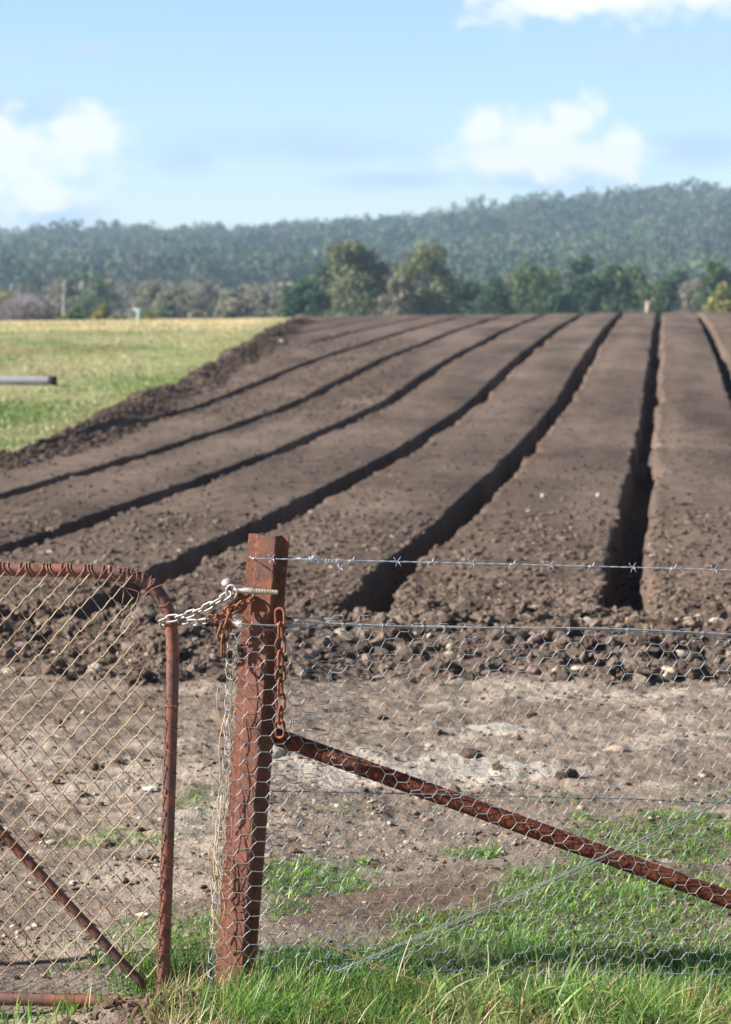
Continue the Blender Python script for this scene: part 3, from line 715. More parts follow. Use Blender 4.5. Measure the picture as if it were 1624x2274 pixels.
# strands and barbs ---------------------------------------------------------
def twisted(mb, P, r, rw, turns_per_m=38, sides=5, strands=2):
    P = np.asarray(P, float); seg = np.linalg.norm(np.diff(P, axis=0), axis=1); s = np.concatenate([[0], np.cumsum(seg)])
    n = max(8, int(s[-1] * turns_per_m * 7)); t = np.linspace(0, s[-1], n)
    Q = np.stack([np.interp(t, s, P[:, i]) for i in range(3)], 1); T = np.gradient(Q, axis=0); T /= np.linalg.norm(T, axis=1)[:, None]
    Nn = np.cross(T, [0.1, 1, .05]); Nn /= np.linalg.norm(Nn, axis=1)[:, None]; Bn = np.cross(T, Nn)
    for k in range(strands):
        ph = t * turns_per_m * 2 * pi / 2 + k * 2 * pi / strands
        mb.tube(Q + r * (np.cos(ph)[:, None] * Nn + np.sin(ph)[:, None] * Bn), rw, sides)
WM = ['barb']
def barb(c, kind, parent, s=1.0):
    mb = MB(); a_ = np.linspace(0, 4 * pi, 22)
    coil = [c + U * (.0016 * (x / pi - 2)) + UP * .0028 * np.sin(x) + NV * .0028 * np.cos(x) for x in a_]
    sg = 1 if kind == 0 else -1
    e0 = coil[0] + (UP * .011 * sg - U * .005 + NV * .003) * s; e1 = coil[-1] + (-UP * .012 * sg + U * .006 + NV * .002) * s
    mb.tube([e0] + coil + [e1], .00085, 5)
    if kind == 0:
        mb.tube([c + (UP * .012 + U * .008) * s, c + NV * .003, c + (-UP * .012 - U * .004) * s], .00085, 5)
    mb.build('barb', M[WM[0]], parent)
def barbed(name, pxs, off, label, cat, xs, ends=None, start=None):
    P = [at(x, y, off) for x, y in pxs]
    root = empty(name, tuple(P[0])); tag(root, label, cat)
    mb = MB(); twisted(mb, P, .0011, .00095); mb.build('strand', M[WM[0]], root)
    A = np.array(pxs, float)
    for i, x in enumerate(xs): barb(at(x, np.interp(x, A[:, 0], A[:, 1]), off), i % 2, root)
    return root
# top barbed wire: loops round the web of the post, then knots back on itself
r1 = barbed('barbed_wire', [(562, 1240), (600, 1241), (700, 1243), (880, 1247), (1137, 1253), (1405, 1260), (1624, 1266), (1800, 1271)], .036,
            'bright barbed wire stretched from the post above the netting', 'barbed wire', (604, 780, 883, 956, 1048, 1137, 1222, 1312, 1405, 1494, 1586, 1680))
mb = MB(); p = [postpt(-.036, .02, zt - .054), postpt(-.045, .004, zt - .055), postpt(-.045, -.02, zt - .056), postpt(.0, -.03, zt - .058), postpt(.062, -.02, zt - .056), at(665, 1240, .034), at(700, 1243, .036)]
p = [at(562, 1240, .036)] + p
twisted(mb, p, .0011, .0009); mb.build('strand', M['barb'], r1)
mb = MB(); c = at(701, 1242, .037); a_ = np.linspace(0, 5.4 * pi, 60)
mb.tube([c + U * (.0105 * np.cos(x) * (1 - .02 * x)) + UP * (.0105 * np.sin(x) * (1 - .02 * x)) + NV * (.003 * np.sin(x * .5)) for x in a_] , .0010, 6)
for k in range(4): mb.tube([c + U * (-.016 + .003 * k) + UP * .006 * (-1) ** k, c + U * (-.008 + .003 * k) - UP * .005 * (-1) ** k + NV * .004], .0009, 5)
mb.build('knot', M['barb'], r1)
mb = MB(); a_ = np.linspace(0, 9 * pi, 90); c0, c1 = at(715, 1243, .037), at(752, 1246, .037)
mb.tube([c0 + (c1 - c0) * x / a_[-1] + UP * .003 * np.sin(x) + NV * .003 * np.cos(x) for x in a_] + [at(752, 1256, .04), at(755, 1266, .045)], .0009, 5); mb.build('strand', M['barb'], r1)
barb(at(756, 1262, .045), 0, r1, .8)

WM[0] = 'dullwire'
# middle barbed wire, hidden partly by the netting, and the bottom one
barbed('barbed_wire', [(585, 1757), (700, 1758), (1000, 1765), (1400, 1774), (1624, 1784), (1800, 1790)], -.004,
       'thin barbed wire behind the netting at mid height', 'barbed wire', (630, 668, 840, 985, 1210, 1352, 1540))
barbed('barbed_wire', [(590, 2150), (800, 2153), (1200, 2158), (1624, 2165), (1800, 2168)], .0,
       'lowest barbed wire of the fence, running through the grass', 'barbed wire', (735, 850, 1000, 1160, 1320, 1480))

# brace pipe
P = [at(597, 1630, -.028), at(640, 1647, -.028), at(1624, 2000, -.02), at(2080, 2163, -.02)]
mb = MB(); A0, A1 = np.array(P[0]), np.array(P[3]); k = np.linspace(0, 1, 120)[:, None]
L = A0 * (1 - k) + A1 * k; rr = .0215 * (1 + .05 * fbm(np.arange(120) * .9, np.zeros(120), 3, 300))
root = empty('brace_pipe', tuple(P[0])); tag(root, 'flaky rusty pipe slanting down from the post to the ground at right', 'brace')
mb.tube(L, rr, 20); mb.build('pipe', M['rustbrace'], root)

# stay wire: bundle of strands running up to the right
root = empty('stay_wire', tuple(at(770, 2150, .03))); tag(root, 'bundle of slack wire strands slanting up to the right across the rusty brace', 'stay wire')
for k in range(4):
    mb = MB(); d = (k - 2) * 2.6; N = 40; Q = []
    for i in range(N):
        t = i / (N - 1); px = 745 + (1700 - 745) * t; py = 2163 - 430 * t + 18 * sin(pi * t) * .5 + d * (1.1 - .8 * t) * (1 + .6 * sin(5 * t + k)) + (9 if k == 3 else 0) * (1 - t) * 1.5
        Q.append(at(px, py, .035 + .006 * sin(3 * t + k * 1.3)))
    mb.tube(Q, .0008, 5); mb.build('strand', M['dullwire'], root)

# ------------------------------------------------------------------ gate
def smooth_path(P, n):
    P = np.array(P, float)
    for _ in range(3):
        Q = np.empty((2 * len(P) - 2 + 2, 3)); Q[0] = P[0]; Q[-1] = P[-1]
        Q[1:-1:2] = P[:-1] * .75 + P[1:] * .25; Q[2:-1:2] = P[:-1] * .25 + P[1:] * .75; P = Q
    s = np.concatenate([[0], np.cumsum(np.linalg.norm(np.diff(P, axis=0), axis=1))]); t = np.linspace(0, s[-1], n)
    return np.stack([np.interp(t, s, P[:, i]) for i in range(3)], 1)
O_FENCE = O; O = O - NV * .026            # the gate hangs a little behind the line of the fence
gate = empty('gate', tuple(at(361, 2190)))
tag(gate, 'rusty tubular farm gate with torn chain link mesh, chained to the post', 'gate')
rail_pts = [(-2300, 1246), (-1200, 1252), (-620, 1257), (-300, 1260), (0, 1264), (120, 1266), (200, 1269), (262, 1274), (300, 1280), (332, 1294), (356, 1320), (373, 1350), (381, 1390), (384, 1440), (384, 1485), (378, 1700), (370, 1950), (363, 2163), (361, 2212)]
rail = smooth_path([at(-2290, 2165), at(-2300, 1500), at(-2298, 1290), at(-2270, 1250)] + [at(*p) for p in rail_pts[1:]], 900)
mb = MB(); mb.tube(rail, .0160, 20); mb.build('frame', M['rustpipe'], gate)
mb = MB(); mb.tube(smooth_path([at(-2290, 2160), at(-620, 2205), at(0, 2218), at(200, 2222), at(300, 2226), at(345, 2232), at(362, 2235)], 60), .0168, 18); mb.build('bottom_rail', M['rustpipe'], gate)
mb = MB(); mb.tube(smooth_path([at(-330, 1500, -.012), at(0, 1844, -.012), at(160, 2016, -.012), at(322, 2192, -.012)], 40), .0115, 14); mb.build('brace', M['rustpipe'], gate)
# mesh in the plane of the gate
gu0, gz0 = uz(48, 1808)                      # a knot of the mesh
CWD = .0262; RHT = .0575; MOFF = .019
def tear(z):                                 # right-hand boundary of the mesh (distance along the gate)
    u_st = uz(363, 1900)[0]; zz = [uz(0, y)[1] for y in (2200, 1575, 1555, 1490, 1420, 1300, 1250)]
    uu = [uz(x, 1500)[0] for x in (358, 362, 338, 322, 318, 312, 300)]
    return np.interp(z, zz[::-1][::-1], uu) if zz[0] < zz[-1] else 0
_top = rail[:, 2] > .9; _ru = rail[_top] @ U - O @ U; _rz = rail[_top, 2]; _o = np.argsort(_ru); _ru, _rz = _ru[_o], _rz[_o]
def rail_top_z(u): return np.interp(u, _ru, _rz)
z_bot = uz(200, 2165)[1]
mb = MB(); ku = -112; lastk = 14
def knot(k, j):
    return gu0 + k * CWD + .0025 * (vn(k * .7, j * .6, 310)), gz0 + (j + .5 * (k % 2)) * RHT + .0035 * (vn(k * .5, j * .5, 311)) * 2
loose = []
for k in range(ku, lastk):
    seq = []
    for j in range(-9, 14):
        a = knot(k, j); b = knot(k + 1, j)
        if k % 2 == 0: seq += [(a, 0), (b, 1)]
        else: seq += [(b, 1), (a, 0)] if False else [(b, 1), (a, 0)]
    seq.sort(key=lambda e: e[0][1])
    pts = []; 
    def flush():
        global pts
        if len(pts) > 3: mb.tube(pts, .00150, 5)
        pts = []
    pts = []
    for i in range(len(seq) - 1):
        (p, sd), (p2, sd2) = seq[i], seq[i + 1]
        zt_ = rail_top_z(p[0]) - .012
        if p[1] < z_bot or p2[1] > zt_ + .02 or max(p[0], p2[0]) > tear(p[1]) + .002:
            if pts: flush()
            continue
        # the rising-to-the-right strand lies in front
        fr = 1 if sd == 0 else -1
        hook = (1 if sd == 1 else -1) * .0022
        A = fp(p[0] + hook, p[1], MOFF + .0); B_p = fp(p2[0] + (1 if sd2 == 1 else -1) * .0022, p2[1], MOFF)
        if not pts: pts.append(A)
        for t in (.12, .35, .65, .88): pts.append(A * (1 - t) + B_p * t + NV * (fr * .0026) + UP * (.0035 if t < .5 else -.0035) * (1 if True else 0) * (1 if t in (.12, .88) else .55) * -1)
        pts.append(B_p)
    if pts: flush()
mb.build('chain_link_mesh', M['linkwire'], gate)
# loose torn ends beside the tear
def wire(pl, mt='rustwire', r=.0013, off=.02, parent=gate, name='loose_wire'):
    mb = MB(); mb.tube(smooth_path([at(x, y, off + (e[0] if e else 0)) for x, y, *e in pl], 12 * len(pl)), r, 6); return mb.build(name, M[mt], parent)
def c2(x, y): return ((x / 2.707) * .7355, (1650 + y / 2.707) * .7355)
def cw(L): return [c2(*p) for p in L]
wire(cw([(880, 280), (930, 190), (990, 168), (1048, 215), (1030, 290), (1000, 345), (1015, 370), (1000, 468)]))
wire(cw([(870, 270), (1000, 330), (1130, 365), (1140, 390), (1110, 470), (1070, 510), (1080, 540), (1040, 575), (1000, 640), (980, 690), (1060, 690), (1080, 720)]), 'linkwire')
wire(cw([(1090, 560), (1155, 605), (1110, 660), (1065, 700), (1110, 745), (1172, 785), (1130, 850), (1085, 885), (1120, 910), (1160, 940), (1175, 990), (1040, 1018)]))
wire(cw([(1180, 985), (1150, 1040), (1130, 1100), (1045, 1195)]), 'linkwire')
wire(cw([(985, 1070), (1020, 1085), (1050, 1085), (1050, 1068), (1030, 1068)]))
wire(cw([(1060, 1010), (1100, 850), (1105, 780), (1070, 720)]))
wire(cw([(1120, 1100), (1180, 1150), (1240, 1195), (1262, 1190)]), 'linkwire')
wire(cw([(1130, 1295), (1200, 1240), (1240, 1200)]), 'rustwire')
wire(cw([(1240, 1205), (1290, 1240), (1345, 1280)]), 'linkwire')
wire(cw([(1215, 330), (1240, 280), (1275, 255), (1255, 300), (1225, 325)]))
wire(cw([(1365, 310), (1320, 315), (1250, 340), (1180, 400), (1172, 440), (1200, 465), (1240, 468)]))
# lacing round the frame
def lace(i0, tilt, turns=1.1, parent=gate, r=.0012, tail=None, nm='lacing_wire'):
    c = rail[i0]; T = rail[min(i0 + 1, len(rail) - 1)] - rail[i0 - 1]; T /= np.linalg.norm(T); S = np.cross(T, NV); S /= np.linalg.norm(S)
    a_ = np.linspace(-.6 * pi, (-.6 + 2 * turns) * pi, int(26 * turns)); ad = a_ - a_.mean()
    Q = [c + (NV * np.cos(x) + S * np.sin(x)) * .0178 + T * (tilt * y / pi + .002 * sin(3 * y)) for x, y in zip(a_, ad)]
    if tail is not None: Q = Q + [Q[-1] + tail]
    mb = MB(); mb.tube(Q, r, 5); return mb.build(nm, M['rustwire'], parent)
def railidx(px, py): p = at(px, py); return int(np.argmin(np.linalg.norm(rail - p, axis=1)))
for k, x in enumerate((-60, -12, 38, 85, 130, 176, 222, 262, 288)):
    i = railidx(x, 1266); lace(i, .022, 1.3); lace(i + (1 if k % 2 else 0), -.012, 1.0, tail=-UP * .012 + U * .006)
    # hook of the mesh top up over the rail
    p = rail[i]; mb = MB()
    Q = [p - UP * .035 - U * .018 + NV * .02, p - UP * .018 - U * .004 + NV * .02, p + UP * .002 + U * .011 + NV * .019, p + UP * .017 + U * .024 + NV * .006, p + UP * .015 + U * .03 - NV * .01, p - UP * .006 + U * .026 + NV * .017, p - UP * .018 + U * .02 + NV * .018]
    mb.tube(smooth_path(Q, 40), .0013, 6); mb.build('lacing_wire', M['rustwire'], gate)
lace(railidx(318, 1288), .004); lace(railidx(340, 1305), .02); lace(railidx(369, 1340), -.004)
i = railidx(374, 1565)
for d in (0, .003, -.003):
    lace(i, d * .4 + .0015, 1.6)
for k, y in enumerate((1612, 1660, 1710, 1760, 1812, 1865, 1918, 1972, 2025, 2075, 2110, 2140)): lace(railidx(370, y), -.010 - .004 * (k % 2), .95)

# ------------------------------------------------------------------ chains and bolts
O = O_FENCE
def link_pts(L, Wd, n=10):
    r = Wd / 2; h = L / 2 - r; P = []
    for a in np.linspace(-pi / 2, pi / 2, n): P.append((h + r * cos(a), r * sin(a)))
    for a in np.linspace(pi / 2, 3 * pi / 2, n): P.append((-h + r * cos(a), r * sin(a)))
    return np.array(P)
def add_link(c, T, Sd, L, Wd, rw, mt, parent, name='link'):
    T = T / np.linalg.norm(T); Sd = Sd - T * np.dot(Sd, T); Sd /= np.linalg.norm(Sd)
    mb = MB(); mb.tube([c + T * x + Sd * y for x, y in link_pts(L, Wd)], rw, 10, closed=True)
    return mb.build(name, M[mt], parent)
def chain(name, pts, L, Wd, rw, mt, label, roll0=0.4, jit=.12, n=None):
    P = smooth_path(pts, 200); s = np.concatenate([[0], np.cumsum(np.linalg.norm(np.diff(P, axis=0), axis=1))])
    pitch = L - 2 * rw * 1.15; N = n or int(s[-1] / pitch)
    root = empty(name, tuple(P[0])); tag(root, label, 'chain')
    for i in range(N):
        t0, t1 = i * pitch, (i + 1) * pitch
        a = np.array([np.interp(t0, s, P[:, k]) for k in range(3)]); b = np.array([np.interp(t1, s, P[:, k]) for k in range(3)])
        T = b - a; T /= np.linalg.norm(T) + 1e-9; ref = NV if abs(np.dot(T, NV)) < .9 else U
        s1 = np.cross(T, ref); s1 /= np.linalg.norm(s1); s2 = np.cross(T, s1)
        an = roll0 + (i % 2) * pi / 2 + random.uniform(-jit, jit)
        add_link((a + b) / 2, T, s1 * cos(an) + s2 * sin(an), L, Wd, rw, mt, root)
    return root
def e2(x, y): return ((470 + x / 4.92) * .7355, (1720 + y / 4.92) * .7355)   # close crop of the photograph
def g6(x, y): return ((660 + x / 6.77) * .7355, (1580 + y / 6.77) * .7355)
def A2(x, y, off): return at(*e2(x, y), off)
# galvanised chain: eye bolt -> round the gate upright -> shackle
chain('galvanised_chain', [A2(1105, 350, .05), A2(980, 440, .047), A2(800, 540, .044), A2(600, 630, .03), A2(420, 690, .014), A2(280, 725, .004), A2(150, 730, .0), A2(75, 770, -.014), A2(110, 815, -.040), A2(250, 800, -.054), A2(360, 770, -.036), A2(500, 785, -.014), A2(660, 790, -.004), A2(820, 745, .006)],
      .0325, .0165, .00265, 'galvchain', 'pale galvanised chain looped round the gate upright and hooked to the eye bolt', .55)
# shackle
sh = empty('shackle', tuple(A2(840, 740, .006))); tag(sh, 'small rusty shackle joining the pale chain to the rusty chain', 'shackle')
c = A2(830, 738, .006); mb = MB(); mb.tube([c + U * .012, c + U * .012 + UP * .010, c - U * .004 + UP * .011, c - U * .012 + UP * .004, c - U * .012 - UP * .006, c - U * .002 - UP * .010, c + U * .012 - UP * .010, c + U * .012], .0028, 8); mb.build('bow', M['rustchain'], sh)
mb = MB(); mb.tube([c + U * .012 + UP * .014, c + U * .012 - UP * .014], .0036, 8); mb.build('pin', M['rustchain'], sh)
# rusty chain: first links beside the post with a short hanging tail
rl = lambda root, x0, y0, x1, y1, off, roll, L=None, Wd=.022, rw=.0036: (lambda a, b: add_link((a + b) / 2, b - a, np.cross((b - a) / np.linalg.norm(b - a), NV) * cos(roll) + NV * sin(roll), np.linalg.norm(b - a) + 2 * rw, Wd, rw, 'rustchain', root))(A2(x0, y0, off), A2(x1, y1, off))
rc = empty('rusty_chain', tuple(A2(1120, 620, .03))); tag(rc, 'rusty chain round the back of the post with a short tail hanging left of it', 'chain')
rl(rc, 895, 735, 1060, 650, .012, 1.3); rl(rc, 1050, 640, 1300, 470, .04, .35); rl(rc, 1225, 560, 1440, 390, .030, 1.0)
rl(rc, 1100, 600, 1320, 545, .02, .9)
rl(rc, 1125, 610, 1045, 855, .035, 1.35); rl(rc, 1065, 790, 985, 1045, .03, .25, Wd=.026); rl(rc, 1005, 980, 1002, 1245, .034, 1.45)
rl(rc, 1300, 400, 1175, 370, .02, 1.1)
# behind the post to the right-hand tail
for i in range(3):
    a = postpt(-.035 + .034 * i, -.026, ztop - .175 - .012 * i); b = postpt(-.001 + .034 * i, -.026, ztop - .187 - .012 * i)
    add_link((a + b) / 2, b - a, UP if i % 2 else NV, .043, .021, .0034, 'rustchain', rc)
# long rusty tail hanging right of the post
def c1(x, y): return ((400 + x / 2.707) * .7355, (1550 + y / 2.707) * .7355)
pts = [at(*c1(x, y), .052) for x, y in ((1205, 790), (1206, 830), (1212, 1000), (1210, 1200), (1208, 1400), (1212, 1600), (1206, 1760), (1206, 1850))]
chain('rusty_chain', pts, .0425, .0225, .0036, 'rustchain', 'long rusty chain hanging down the right side of the post', .3, .08)
# eye bolt
eb = empty('eye_bolt', tuple(at(*g6(270, 1400), .05))); tag(eb, 'pale galvanised eye bolt lying across the front of the post with a threaded end', 'eye bolt')
c = at(*g6(270, 1405), .05); mb = MB()
mb.tube([c + (U * .98 + NV * .2) * .0135 * cos(a) + UP * .0165 * sin(a) for a in np.linspace(0, 2 * pi, 28)[:-1]], .0030, 10, closed=True); mb.build('eye', M['galvchain'], eb)
a, b, d = at(*g6(310, 1352), .052), at(*g6(470, 1372), .052), at(*g6(680, 1385), .052); e = at(*g6(1222, 1415), .052)
mb = MB(); mb.tube([a, a * .5 + b * .5, b, b * .8 + d * .2, d * .98 + e * .02, d * .9 + e * .1], [.0036, .0038, .0046, .0074, .0078, .0074], 14); mb.build('shank', M['galvchain'], eb)
mb = MB(); n = 150; k = np.linspace(0.0, 1, n); L = (d * .98)[None] * 0 + d[None] * (1 - k[:, None]) + e[None] * k[:, None]
mb.tube(L, .0068 + .0012 * np.sin(k * 2 * pi * 17) - .0012 * k, 14); mb.build('thread', M['thread'], eb)
# round-head bolt
rb = empty('round_head_bolt', tuple(at(*g6(165, 1210), .05))); tag(rb, 'grey round headed bolt standing up behind the eye of the eye bolt', 'bolt')
h = at(*g6(165, 1205), .035); ax = (np.array(at(*g6(250, 1430), .01)) - h); ax /= np.linalg.norm(ax)
mb = MB(); prof = [(-.0065, .0008), (-.006, .005), (-.0042, .0095), (-.001, .0125), (.0015, .0133), (.0032, .0122), (.004, .006)]
mb.tube([h + ax * z for z, r in prof], [r for z, r in prof], 20); mb.build('head', M['galvchain'], rb)
mb = MB(); mb.tube([h + ax * .003, h + ax * .030], .0052, 12); mb.build('shank', M['rustchain'], rb)

# dry stalks leaning through the fence
def stalk(pl, off, r, col, label):
    mb = MB(); P = smooth_path([at(x, y, off) for x, y in pl], 24); mb.tube(P, np.linspace(r, r * .5, 24), 5, col=col); tag(mb.build('dry_stalk', M['straw']), label, 'dry stalk')
def c4(x, y): return ((700 + x / 2.03) * .7355, (2350 + y / 2.03) * .7355)
stalk([c4(1260, 1290), c4(1000, 1190), c4(700, 1075), c4(310, 900)], .08, .0016, (.62, .36, .12), 'long orange dry stalk slanting down right from the foot of the post')
stalk([c4(960, 1220), c4(860, 1140), c4(700, 1060)], .085, .0012, (.6, .4, .2), 'short dry stalk crossing in front of the grey stone')
stalk([c4(1010, 1250), c4(1050, 1100), c4(1103, 960)], .1, .0022, (.72, .62, .42), 'pale dry stalk standing right of the grey stone')
stalk([c4(1010, 1085), c4(950, 980), c4(845, 825)], -.15, .0014, (.7, .5, .3), 'thin tan stalk leaning left on bare soil under the stay wire')
stalk([c4(1555, 1310), c4(1580, 1150), c4(1570, 1020)], .1, .0028, (.55, .52, .28), 'tall yellowing stalk in the front grass near the middle')
stalk([(1420, 1745), (1460, 1800), (1500, 1830)], -.3, .0012, (.6, .5, .3), 'thin fallen straw on the grass behind the netting at right')
stalk([(470, 2010), (505, 2100), (540, 2160)], .09, .0014, (.62, .45, .25), 'thin straw leaning against the left foot of the post')

# ------------------------------------------------------------------ far things
def P3(px, py, Y): d = ray(px, py); return np.array([0, 0, CAMZ]) + d * (Y / d[1])
# irrigation pipe
root = empty('irrigation_pipe', tuple(P3(118, 858, 37.5))); tag(root, 'thick grey pipe lying in the pasture with a dark open end', 'pipe')
a, b = P3(118, 857, 37.5), P3(-420, 853, 37.8); zc = float(zbase(a[0], a[1])) + .10; a[2] = zc; b[2] = zc + .0
mb = MB(); mb.tube([a, b], .082, 20, cap=False); mb.build('pipe_wall', M['pvc'], root)
mb = MB(); mb.tube([a + (b - a) * .002, b], .070, 20); mb.build('bore_shade', M['black'], root)  # solid black filler, paints the shade inside the pipe
d = (a - b) / np.linalg.norm(a - b)
mb = MB(); mb.tube([a - d * .07, a + d * .06], .092, 20); mb.build('end_shade', M['black'], root)  # added black sleeve, paints the dark of the open pipe end
# T shaped post
root = empty('tee_post', tuple(P3(308, 716, 80))); tag(root, 'pale blue green T shaped post at the far edge of the pasture', 'post')
p = P3(308, 716, 80); mb = MB(); mb.tube([p - UP * .3, P3(308, 688, 80)], .065, 8); mb.build('upright', M['lichen'], root)
mb = MB(); q = P3(308, 688, 80); mb.tube([q - np.array([.19, 0, 0]), q + np.array([.19, 0, 0])], .045, 8); mb.build('crossbar', M['lichen'], root)
root = empty('marker_post', tuple(P3(1438, 700, 86))); tag(root, 'small pinkish timber post on the crest of the ploughed field', 'post')
p = P3(1438, 705, 86); mb = MB(); mb.tube([p - UP * .3, P3(1438, 672, 86)], .07, 6); mb.build('timber', M['timber'], root)
mb = MB(); p = P3(1441, 672, 86); mb.tube([p - np.array([.12, 0, 0]), p + np.array([.14, 0, 0])], .05, 6); mb.build('cap', M['timber'], root)

# trees
PAL = {'olive': [(.15, .175, .075), (.20, .215, .10), (.26, .25, .14), (.09, .12, .055)], 'dark': [(.045, .10, .05), (.07, .13, .055), (.04, .075, .05), (.10, .15, .065)],
       'green': [(.10, .165, .065), (.13, .19, .07), (.07, .12, .06), (.18, .21, .10)], 'yellow': [(.27, .26, .06), (.33, .30, .09), (.19, .20, .07)],
       'grey': [(.16, .145, .15), (.20, .18, .18), (.12, .11, .115)], 'scrub': [(.23, .215, .13), (.29, .25, .18), (.15, .17, .10), (.33, .28, .23)]}
def leafcloud(mb, C, Rr, n, size, pal, hollow=.55):
    """n small leaf sprays through an ellipsoid"""
    d = rng.normal(size=(n, 3)); d /= np.linalg.norm(d, axis=1)[:, None]
    r = (hollow + (1 - hollow) * rng.random(n) ** .6) * (1 + .18 * rng.normal(size=n))
    P = np.asarray(C) + d * r[:, None] * np.asarray(Rr)
    quads(mb, P, size * (.5 + rng.random(n)), np.array(pal)[rng.integers(0, len(pal), n)] * (1 + .4 * (rng.random((n, 1)) - .5)))
def quads(mb, P, S, cols):
    n = len(P); a = rng.normal(size=(n, 3)); a /= np.linalg.norm(a, axis=1)[:, None]; b = np.cross(a, rng.normal(size=(n, 3))); b /= np.linalg.norm(b, axis=1)[:, None]
    a = a * S[:, None] * .5; b = b * S[:, None] * .32
    V = np.stack([P - a, P + b, P + a, P - b], 1)
    mb.add(V.reshape(-1, 3), (np.arange(n) * 4)[:, None] + np.arange(4)[None], None, np.repeat(cols, 4, 0))
def tree(px, top, hw, Y, pal, label, cat='tree', name='tree', base=712, n=5600, bark='bark', lobes=16, shape='tall', size=.30, group='trees beyond the ploughed field'):
    p = P3(px, base, Y); zt_ = P3(px, top, Y)[2]; zg = float(zprof(np.array(Y))) - .1
    w = hw * Y / F; H = zt_ - zg; root = empty(name, (p[0], Y, zg)); tag(root, label, cat, group)
    c0 = np.array([p[0], Y, zg]); mb = MB(); tk = max(.09, H * .022)
    lb = []; lobes = int(lobes * 1.5)
    for i in range(lobes):
        t = rng.random() ** .8
        if shape == 'tall': h = .20 + .72 * t; rad = w * (.80 * (1 - .6 * max(0, (h - .5) / .5)) * rng.random() ** .5)
        elif shape == 'dome': h = .25 + .55 * t; rad = w * .75 * math.sqrt(max(0, 1 - (h - .2) ** 2 * 1.2)) * rng.random() ** .6
        else: h = .35 + .55 * t; rad = w * .7 * (1 - t * .6) * rng.random() ** .5
        a = rng.random() * 2 * pi
        lb.append((c0 + np.array([rad * cos(a), rad * sin(a), H * h]), w * (.17 + .2 * rng.random())))
    lb.append((c0 + UP * H * .90 + np.array([w * .1 * rng.normal(), 0, 0]), w * .26))
    # trunk and limbs
    fk = c0 + UP * H * .28 + np.array([.15 * w * rng.normal(), 0, 0])
    mb.tube(smooth_path([c0 - UP * .3, c0 + UP * H * .14, fk, fk + UP * H * .2, c0 + UP * H * .78], 14), np.linspace(tk, tk * .25, 14), 7)
    mb.build('trunk', M[bark], root)
    mb = MB()
    for (c, r) in lb[:8]: mb.tube(smooth_path([fk - UP * H * .04, (fk + c) / 2 + UP * H * .04, c], 8), np.linspace(tk * .5, tk * .12, 8), 5)
    mb.build('limbs', M[bark], root)
    mb = MB(); tot = sum(r ** 2 for c, r in lb)
    for (c, r) in lb:
        pl = [np.array(x) * (.85 + .35 * rng.random()) for x in PAL[pal]]
        leafcloud(mb, c, (r, r, r * (.8 if shape != 'flat' else .5)), int(n * r * r / tot), size, pl, .45)
    k = int(n * .12); Q = c0 + np.stack([rng.normal(0, w * .45, k), rng.normal(0, w * .45, k), H * (.1 + .55 * rng.random(k))], 1)
    quads(mb, Q, np.full(k, size), np.array(PAL[pal])[rng.integers(0, len(PAL[pal]), k)])
    mb.build('crown', M['leaf'], root)
    return root
